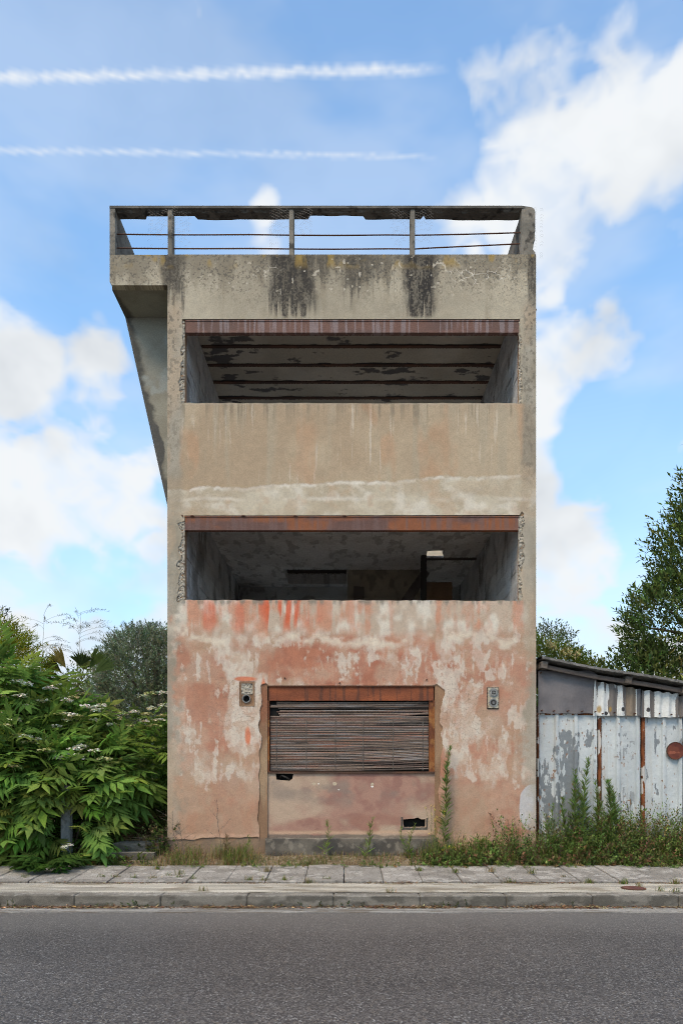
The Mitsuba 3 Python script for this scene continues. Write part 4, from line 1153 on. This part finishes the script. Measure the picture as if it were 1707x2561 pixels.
FL = [(40, 1566, 12.2, .08, 0), (75, 1534, 12.6, .09, 0), (20, 1535, 12.6, .07, 1), (46, 1600, 11.6, .10, 0), (62, 1572, 11.8, .07, 0), (118, 1582, 12.2, .10, 0), (85, 1613, 11.6, .10, 1), (100, 1610, 11.4, .07, 0),
      (60, 1622, 11.3, .06, 0), (12, 1640, 10.9, .10, 1), (45, 1690, 10.4, .08, 1), (60, 1694, 10.3, .09, 0), (88, 1700, 10.3, .09, 0), (70, 1706, 10.25, .10, 1), (150, 1610, 12.0, .10, 0), (178, 1596, 12.5, .11, 1), (198, 1597, 12.6, .09, 1),
      (168, 1602, 12.3, .08, 1), (205, 1625, 12.2, .10, 0), (160, 1642, 11.4, .10, 0), (175, 1646, 11.4, .10, 1), (140, 1640, 11.5, .08, 1), (155, 1654, 11.2, .07, 2), (232, 1622, 12.4, .08, 0), (222, 1632, 12.2, .07, 0), (252, 1632, 12.4, .09, 0),
      (240, 1645, 12.1, .12, 1), (265, 1650, 12.2, .10, 1), (280, 1641, 12.3, .09, 2), (220, 1655, 11.9, .08, 0), (140, 1741, 10.15, .08, 0), (170, 1722, 10.3, .09, 0), (185, 1715, 10.35, .08, 0), (176, 1740, 10.1, .09, 0), (162, 1734, 10.15, .08, 0),
      (215, 1724, 10.4, .07, 0), (108, 1725, 10.4, .10, 1), (28, 1760, 10.2, .09, 1), (238, 1745, 10.3, .10, 1), (10, 1668, 10.8, .10, 1), (0, 1600, 11.6, .1, 2), (130, 1668, 11.0, .06, 0), (30, 1655, 11.0, .09, 2), (255, 1665, 11.8, .07, 0), (290, 1668, 12.2, .1, 1)]
elder("elder_shrub", "large elder shrub with white flower heads at the left edge of the pavement",
      [(-4.95, 11.15, 1.22, 1.0, .7, 1.02), (-4.10, 11.05, 1.00, .70, .55, .72), (-3.85, 11.5, 1.45, .52, .6, .50), (-5.7, 11.9, 2.4, 1.0, .8, 1.0), (-4.65, 12.1, 1.88, .85, .7, .72), (-6.5, 11.5, 1.3, 1.1, .9, 1.2), (-3.82, 10.95, .85, .32, .30, .40)],
      3000, .50, 21, pxl(FL, 0), own=300)
FL2 = [(330, 1600, 14.3, .1, 0), (345, 1594, 14.4, .1, 1), (372, 1592, 14.4, .1, 0), (350, 1628, 14.0, .09, 0), (338, 1640, 13.9, .09, 1), (365, 1655, 13.8, .1, 0), (375, 1645, 13.8, .09, 1), (310, 1637, 13.8, .1, 0), (330, 1658, 13.6, .08, 0), (355, 1668, 13.6, .1, 1), (376, 1622, 14.1, .08, 0)]
elder("elder_shrub", "darker elder shrub with flower heads behind the garden steps, half hidden by the house", [(-3.75, 14.3, 1.75, .75, .6, .85), (-2.95, 14.9, 1.75, .6, .7, .9), (-4.7, 14.2, 1.6, .8, .6, .75), (-3.3, 14.5, 1.1, .5, .5, .45)], 1100, .36, 22, pxl(FL2, 0), own=60)
# seedling elder on the pavement
r_ = np.random.default_rng(5)
k = nxt("elder_seedling")
tag(k, "small bushy elder seedling spreading over the slabs in front of the big shrub", "plant")
for i in range(46):
    a = r_.random() * 6.28
    p = np.array([wx(182) - .0 + .22 * math.cos(a) * r_.random(), 10.12 + .10 * math.sin(a), .20 + .16 * r_.random()])
    d = np.array([math.cos(a), math.sin(a) * .8 - .2, .10 + .35 * r_.random()])
    V, Fc = place(PINS[i % 3], p[None], d[None], np.array([[0, -.3, 1.0]]), .26 + .1 * r_.random(), .26 + .1 * r_.random())
    put(k + "__leaf", trimesh.Trimesh(V, Fc, process=False), "m_leaf", color=np.tile(tint(r_, 1, (.05, .10, .022), .2), (len(V), 1)))
for (a, b) in ((150, 1945), (160, 1942), (146, 1948)):
    p = at(a * 1.0887, b * 1.0887, 10.2)
    V, Fc, Cc = umbel(r_, p, .05, (.8, .8, .72))
    put(k + "__flower_head", trimesh.Trimesh(V, Fc, process=False), "m_petal", color=Cc)
    put(k + "__flower_stalk", tube([p, p + [.0, .02, -.1], p + [.05, .02, -.22]], .004, 4), "m_stem")

# trees on the left
tree("olive_tree", (-5.0, 20.2, .4), [(-5.55, 20, 4.0, 1.0, 1.0, 1.35), (-4.5, 20.2, 4.0, 1.0, 1.1, 1.25), (-6.2, 20, 3.0, .8, .9, .8), (-5.2, 19.8, 2.6, 1.6, 1.1, 1.2), (-3.6, 20.3, 3.6, .9, .9, 1.2), (-5.2, 20.4, 4.7, .55, .6, .75)],
     8200, 12, .34, .085, .026, (.19, .23, .145), 31, "grey green bushy olive tree rising behind the left shrubs beside the house", "tree", up=.7, var=.35, spread=.6, other=(.26, .30, .21), share=.25, tm=LEAF2)
tree("bamboo_clump", (-6.9, 15.2, .4), [(-6.9, 15.0, 3.5, .75, .8, .85), (-7.4, 15.0, 4.0, .8, .8, .7), (-6.5, 15.0, 2.6, .7, .7, .9)], 1700, 10, .42, .14, .022, (.22, .27, .03), 32,
     "yellow green bamboo clump at the left edge of the picture", "bamboo", trunk=.03, up=.1, droop=.45, spread=.6, lift=-.25, other=(.36, .36, .04), share=.35)
for i, (X, zt_, lab) in enumerate(((-6.9, 5.15, "thin feathery bamboo stem above the shrubs, the left one of two"), (-6.1, 5.2, "thin feathery bamboo stem above the shrubs, the right one of two"))):
    r_ = np.random.default_rng(40 + i)
    k = nxt("feathery_bamboo"); tag(k, lab, "bamboo", "feathery bamboo stems")
    z = np.linspace(.4, zt_, 16)
    x = X + .05 * np.sin(z * 1.3 + i)
    put(k + "__stem", tube(np.stack([x, 0 * x + 17, z], 1), np.linspace(.014, .003, 16), 5), "m_pale_stem")
    tw, P, D = [], [], []
    for j in range(46):
        t = .42 + .58 * r_.random()
        p = np.array([X, 17, .4 + (zt_ - .4) * t]); a = r_.random() * 6.28
        L_ = .28 + .55 * (1 - abs(t - .78) * 2.0) * r_.random()
        dd = np.array([math.cos(a), .6 * math.sin(a), .55])
        q = np.stack([p + dd * L_ * s + np.array([0, 0, -.30 * L_ * s * s]) for s in np.linspace(0, 1, 6)])
        tw.append(tube(q, np.linspace(.004, .002, 6), 3))
        for s in (3, 4, 5): P.append(q[s]); D.append(unit(q[s] - q[s - 1]))
    put(k + "__twigs", cat_(tw), "m_pale_stem", kind="stuff")
    P, D = np.array(P), np.array(D)
    leafy(k + "__leaves", [shoots(r_, P, D, .20, 8, .06, .013, (.14, .155, .08), spread=.8, tm=LEAF2)], kind="stuff")

# fan palm
r_ = np.random.default_rng(50)
k = nxt("fan_palm"); tag(k, "fan palm with stiff upright fronds standing behind the elder shrub", "palm")
pc = np.array([-5.62, 15.6, 3.35])
put(k + "__trunk", limb(pc + [.02, 0, -3.2], pc + [0, 0, -.1], .11, .09, r_, .03), "m_bark", smooth=True)
for i in range(12):
    a = i * 2.4 + .4 * r_.random()
    el = math.radians([62, 48, 20, -5, 12, -30, -15, 5, -40, 25][i % 10])
    if i < 4: a, el = ((math.pi * 1.02, 1.02), (.1, 1.0), (math.pi * .98, .72), (.05, .68))[i]
    d = np.array([math.cos(a) * math.cos(el), .7 * math.sin(a) * math.cos(el), math.sin(el)]); d = unit(d)
    sidev = unit(np.cross(d, [0, 0, 1.0] if i > 3 else [.2, -1.0, .1])); nrm = np.cross(sidev, d)
    o = pc + d * .45
    V, Fc, n = [], [], 0
    for s in range(25):
        th = math.radians(-95 + 190 * s / 24) * (.20 if i < 4 else .45)
        dd = d * math.cos(th) + sidev * math.sin(th) + nrm * .25 * abs(math.sin(th)); dd = unit(dd)
        w = np.cross(dd, nrm) * .012
        l = (.54 if i < 4 else .40) * (.85 + .15 * math.cos(th)) * (.9 + .2 * r_.random())
        tip = o + dd * l + np.array([0, 0, -.10 * r_.random() * (1 + abs(math.sin(th)))])
        V += [o, o + dd * l * .55 + w, o + dd * l * .55 - w + nrm * .006, tip]; Fc += [(n, n + 1, n + 3), (n, n + 3, n + 2)]; n += 4
    col = tint(r_, 1, (.085, .12, .04) if i % 4 else (.17, .18, .05), .15)
    fk = put(k + "__frond", trimesh.Trimesh(np.array(V), np.array(Fc), process=False), "m_leaf_gloss", color=np.tile(col, (n, 1)))
    put(fk + "__stalk", tube([pc, o], [.012, .008], 5), "m_stem")

# dark conifer far behind
r_ = np.random.default_rng(51)
k = nxt("conifer_tree"); tag(k, "dark conifer far away, its tip showing above the olive tree", "tree")
put(k + "__trunk", tube([(-10.7, 40, .3), (-10.6, 40, 9.5)], [.25, .03], 6), "m_bark")
P, D = [], []
for j in range(900):
    t = r_.random() ** .7; z = 9.6 - 8.5 * t; a = r_.random() * 6.28; q = (.25 + 2.4 * t) * r_.random() ** .4
    P.append((-10.6 + q * math.cos(a), 40 + q * math.sin(a), z - .25 * q + .3 * ((z * 2) % 1))); D.append((math.cos(a), math.sin(a), -.1))
leafy(k + "__crown", [shoots(r_, np.array(P), np.array(D), .4, 7, .16, .06, (.022, .035, .024), spread=.5, tm=LEAF2)], kind="stuff")
tree("conifer_tree", (-16.4, 34, .3), [(-16.4, 34, 5.5, 1.2, 1.2, 2.6), (-16.2, 34, 8.0, .6, .6, 1.3)], 700, 8, .5, .16, .05, (.022, .035, .022), 52, "dark conifer at the far left edge behind the bamboo", "tree", up=.2)
for i, (x, y, h, w, lab, colr) in enumerate(((-11.5, 25, 4.2, 2.2, "low green tree filling the gap left of the palm", (.12, .17, .05)), (-6.9, 24, 4.7, 1.7, "rounded green tree right behind the palm", (.13, .175, .05)), (-8.9, 28, 5.0, 2.2, "distant green tree between the feathery bamboo stems", (.11, .15, .055)), (-3.6, 26, 3.0, 2.2, "dark green tree behind the olive, mostly hidden by the house", (.05, .075, .03)))):
    tree("background_tree", (x, y, .4), [(x, y, h * .72, w, 1.2, h * .42), (x + .5 * w, y, h * .5, w * .8, 1.1, h * .45), (x - .5 * w, y + .4, h * .45, w * .8, 1.1, h * .42)], 1300, 8, .5, .14, .06, colr, 60 + i, lab, "tree", group="trees behind the left shrubs", tm=LEAF2)

# right: laurel tree, pale tree, flowering shrub
tree("laurel_tree", (8.3, 16.6, .2), [(8.3, 16.3, 3.0, 2.35, 1.8, 1.5), (8.25, 16.3, 4.7, 1.9, 1.6, 1.4), (8.3, 16.3, 6.2, 1.35, 1.2, 1.2), (8.35, 16.3, 7.4, .85, .9, 1.0), (8.4, 16.3, 8.3, .45, .5, .8), (6.45, 16.0, 3.3, .75, .8, .75), (6.9, 16.0, 4.7, .55, .7, .6), (9.8, 16.3, 4.2, 1.5, 1.5, 2.2)],
     5200, 12, .50, .125, .042, (.105, .155, .05), 71, "tall dark green laurel tree rising behind the shed at the right edge", "tree", trunk=.16, m="m_leaf_gloss", up=.75, rnd=.45, spread=.75, var=.35, other=(.16, .20, .06), share=.2)
tree("pale_tree", (9.2, 32, .2), [(8.9, 32, 6.5, 1.0, 1.0, 1.15), (9.5, 32, 5.6, 1.0, 1.0, 1.0), (8.6, 32, 4.9, 1.4, 1.0, 1.0)], 1100, 9, .6, .14, .06, (.14, .165, .095), 72, "small pale green tree far behind the shed next to the house", "tree", up=.4, tm=LEAF2)
k = tree("flowering_shrub", (4.9, 17.2, .2), [(4.45, 17, 3.72, .9, .8, .80), (5.3, 17, 3.5, .65, .7, .65), (5.0, 17.4, 2.4, 1.1, .8, .8), (5.95, 17, 3.2, .5, .6, .6)], 2000, 10, .32, .085, .034, (.16, .21, .035), 73,
         "yellow green shrub with cream blossom showing above the shed roof beside the house", "shrub", trunk=.06, other=(.26, .25, .04), share=.3, up=.6)
r_ = np.random.default_rng(74)
for (a, b) in ((1268, 1487), (1275, 1492), (1300, 1497), (1307, 1502), (1325, 1506), (1258, 1482), (1290, 1505)):
    p = at(a * 1.0887, b * 1.0887, 16.3)
    V, Fc, Cc = umbel(r_, p, .10, (.62, .55, .26)); V = (V - p) * [.7, .7, 3.5] + p
    put(k + "__blossom", trimesh.Trimesh(V, Fc, process=False), "m_petal", color=Cc)

# ---------------------------------------------------------------- weeds along the foot of the walls
r_ = np.random.default_rng(80)


def blades(r, P, h, w, col, var=.25, other=None, share=0., lean=.45):
    n = len(P)
    a = r.random(n) * 6.28
    d = np.stack([np.cos(a), np.sin(a), np.zeros(n)], 1)
    h = np.broadcast_to(h, n) * (.5 + .8 * r.random(n))
    ln = lean * (.3 + 1.1 * r.random(n)) * h
    side = np.stack([-d[:, 1], d[:, 0], d[:, 2]], 1) * (w * (.7 + .6 * r.random(n)))[:, None]
    upv = np.array([0, 0, 1.0])
    mid = P + d * (ln * .3)[:, None] + upv * (h * .6)[:, None]
    tip = P + d * ln[:, None] + upv * (h * (1 - .25 * r.random(n)))[:, None]
    V = np.stack([P - side * .5, P + side * .5, mid + side * .4, mid - side * .4, tip], 1).reshape(-1, 3)
    f = np.array([[0, 1, 2], [0, 2, 3], [3, 2, 4]])
    return V, (f[None] + (np.arange(n) * 5)[:, None, None]).reshape(-1, 3), np.repeat(tint(r, n, col, var, other, share), 5, 0)


def strew(r, n, dens, y0, y1, x0=-7, x1=7):
    """points on the verge, denser where dens(x, y) is high"""
    out = np.zeros((0, 3))
    while len(out) < n:
        x, y = x0 + (x1 - x0) * r.random(4 * n), y0 + (y1 - y0) * r.random(4 * n)
        k = r.random(4 * n) < dens(x, y)
        x, y = x[k], y[k]
        inside = (x > -2.68) & (x < 2.9) & (y > 10.90)
        x, y = x[~inside], y[~inside]
        out = np.concatenate([out, np.stack([x, y, ground_z(x, y) - .01], 1)])
    return out[:n]


patch = lambda x, y, s, f: nfbm(np.stack([x * f, y * f, x * 0 + s], -1), 3, s)
right = lambda x: ss(.75, 1.5, x)
leftb = lambda x: ss(-2.9, -2.5, x) * ss(-1.0, -1.5, x)
STRAW, RED, GRASS = (.34, .26, .14), (.25, .13, .075), (.13, .19, .04)
edge = lambda x, y: ss(10.36, 10.46 + .10 * patch(x, y * 0, 3, 2.5), y)
Pg = strew(r_, 7600, lambda x, y: edge(x, y) * (.26 + .55 * leftb(x) + .8 * right(x) * patch(x, y, 2, 2) + .35 * ss(-3, -3.3, x)) * ss(.35, .55, patch(x, y, 6, 5)), 10.36, 11.15)
hh = .10 + .34 * right(Pg[:, 0]) * ss(10.4, 10.8, Pg[:, 1]) + .14 * leftb(Pg[:, 0])
leafy("verge_grass", [blades(r_, Pg, hh, .006, GRASS, .3, STRAW, .28)], kind="stuff", label="uneven green and straw coloured grass along the foot of house and shed", cat="grass")
Pd = strew(r_, 2600, lambda x, y: edge(x, y) * (.75 * leftb(x) + .55 * ss(-1.4, -1.0, x) * ss(1.2, .8, x) + .25), 10.42, 11.1)
leafy("dry_grass", [blades(r_, Pd, .10 + .08 * leftb(Pd[:, 0]), .005, STRAW, .3, RED, .35, .8)], kind="stuff", label="dry brown and reddish stalks in front of the house wall", cat="dry grass")
Pw = strew(r_, 2700, lambda x, y: edge(x, y) * right(x) * (.35 + .65 * ss(.4, .6, patch(x, y, 4, 2.2))), 10.36, 11.15, .7, 7.2)
hw = (.13 + .42 * ss(1.0, 2.6, Pw[:, 0]) * ss(10.4, 10.95, Pw[:, 1])) * (.35 + 1.3 * patch(Pw[:, 0], Pw[:, 1], 8, 2.4))
leafy("verge_weeds", [shoots(r_, Pw, np.array([0, -.15, 1.0]) + .42 * r_.normal(size=Pw.shape), hw * 1.25, 15, .042, .022, (.145, .20, .06), .5, (.22, .135, .08), .20, spread=1.0, droop=.25)], kind="stuff", label="thick tangle of low leafy weeds below the shed and the right part of the house", cat="weeds")
Ps = np.stack([-2.4 + 8.4 * r_.random(420), 10.30 + .13 * r_.random(420), np.full(420, .205)], 1)
Ps = Ps[ss(.46, .60, patch(Ps[:, 0], Ps[:, 1] * 0, 17, 3.0)) > r_.random(420)]
leafy("edge_weeds", [shoots(r_, Ps, np.array([0, -.55, .6]) + .5 * r_.normal(size=Ps.shape), .13, 9, .034, .018, (.15, .21, .06), .4, (.26, .22, .10), .2, spread=1.0, droop=.3)], kind="stuff", label="small fresh green weeds creeping from the verge onto the back edge of the slabs", cat="weeds")
Pl = strew(r_, 900, lambda x, y: ss(-2.72, -2.95, x) * (.45 + .6 * patch(x, y, 9, 2)) * (1 - .97 * ss(-3.5, -3.35, x) * ss(-2.72, -2.85, x) * ss(10.6, 10.7, y)), 10.42, 11.4, -7, -2.7)
leafy("bank_weeds", [shoots(r_, Pl, np.array([0, -.2, 1.0]) + .5 * r_.normal(size=Pl.shape), .20, 9, .055, .028, (.10, .145, .036), .4, (.12, .10, .04), .2, spread=1.0, droop=.3)], kind="stuff", label="low ground cover of small green weeds under the left shrubs and beside the steps", cat="weeds")
Pi = np.stack([wx(405) + .12 * r_.normal(size=130) - .03, 10.85 + .25 * r_.random(130), .25 + .45 * r_.random(130) ** 1.4], 1)
leafy("ivy", [shoots(r_, Pi, np.array([0, -.5, .6]) + .7 * r_.normal(size=Pi.shape), .12, 6, .042, .034, (.10, .14, .045), .35, (.22, .16, .09), .25)], kind="stuff", label="dark ivy and bramble at the left corner of the house", cat="ivy")
# path behind the steps: bramble twigs and dead leaves
Pt = np.stack([-4.0 + 1.45 * r_.random(500), 11.35 + 3.2 * r_.random(500), np.zeros(500)], 1); Pt[:, 2] = ground_z(Pt[:, 0], Pt[:, 1]) + .02 + .22 * r_.random(500) ** 2 * ss(11.6, 13.5, Pt[:, 1])
dd = unit(np.stack([r_.normal(size=500), r_.normal(size=500), .25 * r_.normal(size=500)], 1))
V, Fc = place((np.array([[-.5, -.5, 0], [.5, -.5, 0], [.5, .5, 0], [-.5, .5, 0], [0, 0, .02]]), np.array([[0, 1, 4], [1, 2, 4], [2, 3, 4], [3, 0, 4]])), Pt, dd, np.tile([0, -.3, 1.0], (500, 1)), .15 + .35 * r_.random(500), .006)
leafy("dry_twigs", [(V, Fc, np.repeat(tint(r_, 500, (.27, .17, .10), .35), 5, 0))], "m_litter", kind="stuff", label="dead twigs and stalks lying on the path above the steps", cat="twigs")
Pb = np.stack([-3.95 + 1.35 * r_.random(330), 12.0 + 2.2 * r_.random(330), np.zeros(330)], 1); Pb[:, 2] = ground_z(Pb[:, 0], Pb[:, 1]) + .08 * r_.random(330)
leafy("bramble", [shoots(r_, Pb, np.array([0, -.3, .7]) + .6 * r_.normal(size=Pb.shape), .32, 8, .05, .034, (.09, .125, .04), .4, (.22, .16, .09), .2)], kind="stuff", label="dark bramble creeping over the shady path left of the house", cat="bramble")


def litter(n, x0, x1, fy, size, z, **t):
    P = np.stack([x0 + (x1 - x0) * r_.random(n), fy(n), np.full(n, z) + .008 * r_.random(n)], 1)
    P = P[r_.random(n) < .25 + .75 * ss(.40, .62, patch(P[:, 0], P[:, 1] * 0, 12, 2.2))]
    m = len(P)
    V, Fc = place(LEAF2, P, np.stack([r_.normal(size=m), r_.normal(size=m), .2 * r_.normal(size=m)], 1), np.tile([0, 0, 1.0], (m, 1)) + .4 * r_.normal(size=(m, 3)), size * (.5 + r_.random(m)), size * .4)
    leafy(t.pop("key"), [(V, Fc, np.repeat(tint(r_, m, (.16, .095, .055), .4, (.28, .22, .14), .25), 4, 0))], "m_litter", kind="stuff", **t)


litter(9000, -6, 6, lambda n: Y_GUT - .0 - .10 * r_.random(n) ** 1.3, .042, .012, key="leaf_litter", label="line of dead leaves and dirt in the gutter at the foot of the kerb", cat="leaf litter")
litter(2600, -6, 6, lambda n: Y_SLAB - .03 + .05 * r_.normal(size=n) * .5, .03, KZ + .004, key="pavement_litter", label="dry straw and debris along the joint between slabs and concrete strip", cat="leaf litter")
litter(2400, -6, 6, lambda n: 10.40 + .07 * r_.normal(size=n), .035, .20, key="verge_litter", label="dead leaves along the back edge of the paving slabs", cat="leaf litter")
Pk = np.stack([-4 + 10 * r_.random(400), Y_KERB - .03 + .02 * r_.random(400), np.full(400, .01)], 1)
Pk = Pk[ss(.48, .60, patch(Pk[:, 0], Pk[:, 1] * 0, 14, 1.6)) * (.3 + .7 * ss(0, 2, Pk[:, 0])) > r_.random(400)]
leafy("gutter_weeds", [shoots(r_, Pk, np.array([0, -.3, .8]) + .5 * r_.normal(size=Pk.shape), .07, 7, .026, .014, (.055, .085, .022), .35)], kind="stuff", label="tiny green weeds rooted where the kerb meets the gutter", cat="weeds")

# single grass tufts in the joints of the pavement
TU = [(63, 2199), (255, 2197), (290, 2197), (335, 2198), (384, 2199), (423, 2195), (452, 2198), (483, 2201), (622, 2203), (658, 2203), (713, 2203), (773, 2206), (817, 2203), (507, 2225), (1274, 2206), (1476, 2206), (1651, 2226), (1686, 2228), (1408, 2197),
      (668, 2177), (765, 2163), (949, 2170), (1049, 2176), (1140, 2180), (1228, 2178), (1330, 2182), (392, 2172), (300, 2165), (450, 2185), (973, 2229), (1600, 2215), (1560, 2208), (1690, 2208)]
ORD = "first second third fourth fifth sixth seventh eighth ninth tenth eleventh twelfth thirteenth fourteenth fifteenth sixteenth".split()
TU.sort()
seen = {}
for i, (a, b) in enumerate(TU):
    # where the sight line meets the pavement
    Y = 9.34 if 2190 < b < 2212 else (8.95 if b > 2212 else 10.0)
    z = KZ if Y < 9.35 else KZ + .02 + .065 * (Y - Y_SLAB)
    Y = (EYE - z) * F / (b + 3 - CY)
    x = (a - CX) / F * Y
    n = 34 if b < 2212 else 22
    P = np.stack([x + .030 * r_.normal(size=n), Y + .012 * r_.normal(size=n), np.full(n, z)], 1)
    dry = (i % 3 == 2)
    row = "on the front joint of the paving slabs" if 2190 < b < 2212 else "on the concrete strip behind the kerb" if b > 2212 else "between the paving slabs near the verge"
    kind = ("straw coloured" if dry else "green", row)
    seen[kind] = seen.get(kind, -1) + 1
    leafy("grass_tuft", [blades(r_, P, (.085 if b < 2212 else .06), .006, (STRAW if dry else GRASS), .3, (GRASS if dry else STRAW), .3, .8)], label=f"{ORD[seen[kind]]} {kind[0]} grass tuft from the left {row}", cat="grass tuft", group="grass tufts in the pavement joints")


def horseweed(px, top, Yw, label, seed, dense=1.0, col=(.075, .115, .030), lean=0., leafL=.075, hz=None):
    r = np.random.default_rng(seed)
    k = nxt("tall_weed"); tag(k, label, "weed", "tall weeds along the walls")
    p1 = at(px * 1.0887, top * 1.0887, Yw)
    p0 = np.array([p1[0] - lean + .09 * r.normal(), Yw, ground_z(p1[0], Yw) - .02])
    H_ = p1[2] - p0[2]
    t = np.linspace(0, 1, 12)[:, None]
    pts = p0 + (p1 - p0) * t + np.array([.02, .01, 0]) * np.sin(t * 7 + seed)
    put(k + "__stem", tube(pts, np.linspace(.006, .0025, 12), 5), "m_stem")
    n = int(125 * H_ * dense)
    tt = r.random(n) ** .8 * .97 + .03
    pos = p0 + (p1 - p0) * tt[:, None] + np.array([.02, .01, 0]) * np.sin(tt[:, None] * 7 + seed)
    a = r.random(n) * 6.28
    d = np.stack([np.cos(a), np.sin(a), .45 + .9 * tt], 1)
    l = leafL * 1.9 * (1.15 - .75 * tt) * (.6 + .7 * r.random(n))
    V, Fc = place(LEAF2, pos, d, np.tile([0, 0, 1.0], (n, 1)) + .2 * r.normal(size=(n, 3)), l, l * .15)
    leafy(k + "__leaves", [(V, Fc, np.repeat(tint(r, n, col, .28, (.16, .12, .05), .08), 4, 0))], kind="stuff")


for i, (a, b, Yw, lab, dn, L_) in enumerate((
        (1033, 1716, 10.85, "tallest slender weed standing against the house just right of the slatted window", 1.5, .09),
        (1348, 1745, 10.95, "tallest of the leafy weeds in front of the shed's rusty post", 1.5, .10), (1318, 1772, 10.9, "tall leafy weed in front of the flaking door panel", 1.6, .10),
        (1366, 1792, 10.85, "yellow green weed right before the shed's first rusty post", 1.2, .09), (1398, 1796, 10.8, "bushy tall weed in front of the middle door panel", 2.2, .11), (1408, 1812, 10.85, "leaning tall weed on the right side of the bushy one before the middle door", 1.6, .10),
        (1292, 1835, 10.85, "medium weed in front of the shed, left of the tall leafy ones", 1.4, .09), (1268, 1850, 10.8, "short weed in front of the left half of the flaking door", 1.2, .08), (1246, 1868, 10.75, "short weed at the corner between house and shed", 1.2, .08), (1336, 1822, 10.75, "short dense weed between the two tallest ones before the shed", 1.3, .09), (1380, 1846, 10.75, "short weed below the bushy one before the middle door", 1.2, .09),
        (755, 1882, 10.78, "single young weed in front of the left half of the pink panel", .8, .07), (858, 1882, 10.75, "single young weed in front of the middle of the pink panel", .9, .08), (919, 1902, 10.75, "pale thin weed left of the small hole in the pink panel", 1.0, .06), (950, 1893, 10.75, "pale weed in front of the small hole in the pink panel", 1.0, .06),
        (516, 1918, 10.75, "dark reddish weed in front of the left part of the house wall", 1.2, .07), (571, 1920, 10.72, "small green weed left of the window recess", 1.0, .06), (1545, 1880, 10.85, "wiry weed at the right edge in front of the shed", 1.0, .08), (1452, 1868, 10.85, "wiry weed in front of the shed's second rusty post", 1.0, .08))):
    horseweed(a, b, Yw, lab, 100 + i, dn, (.17, .115, .065) if i == 15 else (.16, .245, .065) if i < 11 else (.19, .27, .07), leafL=L_, lean=(-.10 if i == 5 else .02))
# yellow flowered weed
r_ = np.random.default_rng(140)
for (cx, cy, n, lab) in ((1000, 1880, 13, "wispy weed with tiny yellow flowers at the right corner of the window recess"), (1036, 1948, 6, "low weed with pale yellow flowers below the tall slender weed")):
    k = nxt("yellow_flower_weed"); tag(k, lab, "weed")
    st, Vp = [], []
    b0 = at(cx * 1.0887, 1975 * 1.0887, 10.7)
    for i in range(n):
        p = at((cx + 16 * r_.normal() * .8) * 1.0887, (cy + 20 * r_.normal() * (1 if n > 8 else .3)) * 1.0887, 10.7)
        m = (b0 + p) / 2 + [.03 * r_.normal(), 0, .03]
        st.append(tube([b0 + [.03 * r_.normal(), 0, -.05], m, p], .0022, 3))
        V, Fc, Cc = umbel(r_, p, .016, (.75, .68, .10))
        put(k + "__flower", trimesh.Trimesh(V, Fc, process=False), "m_petal", color=Cc)
    put(k + "__stems", cat_(st), "m_stem", kind="stuff")
# dry stalks at the house corner and in front of the wall
for i, (a, b, lab) in enumerate(((396, 1862, "dry bare stalk at the left corner of the house"), (408, 1885, "second dry stalk at the left corner of the house"), (497, 1835, "thin dry forked stalk in front of the left wall"), (1165, 1880, "dry wiry stalk in front of the right wall"))):
    k = nxt("dry_stalk"); tag(k, lab, "stalk", "dry stalks before the house")
    p1 = at(a * 1.0887, b * 1.0887, 10.8); p0 = np.array([p1[0] + .10, 10.8, .25])
    put(k + "__stem", limb(p0, p1, .005, .0025, r_, .12, 8, 4), "m_old_timber")
    for s in (.35, .5, .65, .8):
        q = p0 + (p1 - p0) * s
        put(k + "__twig", limb(q, q + [.16 * r_.normal(), .02, .16], .003, .0015, r_, .1, 5, 3), "m_old_timber")
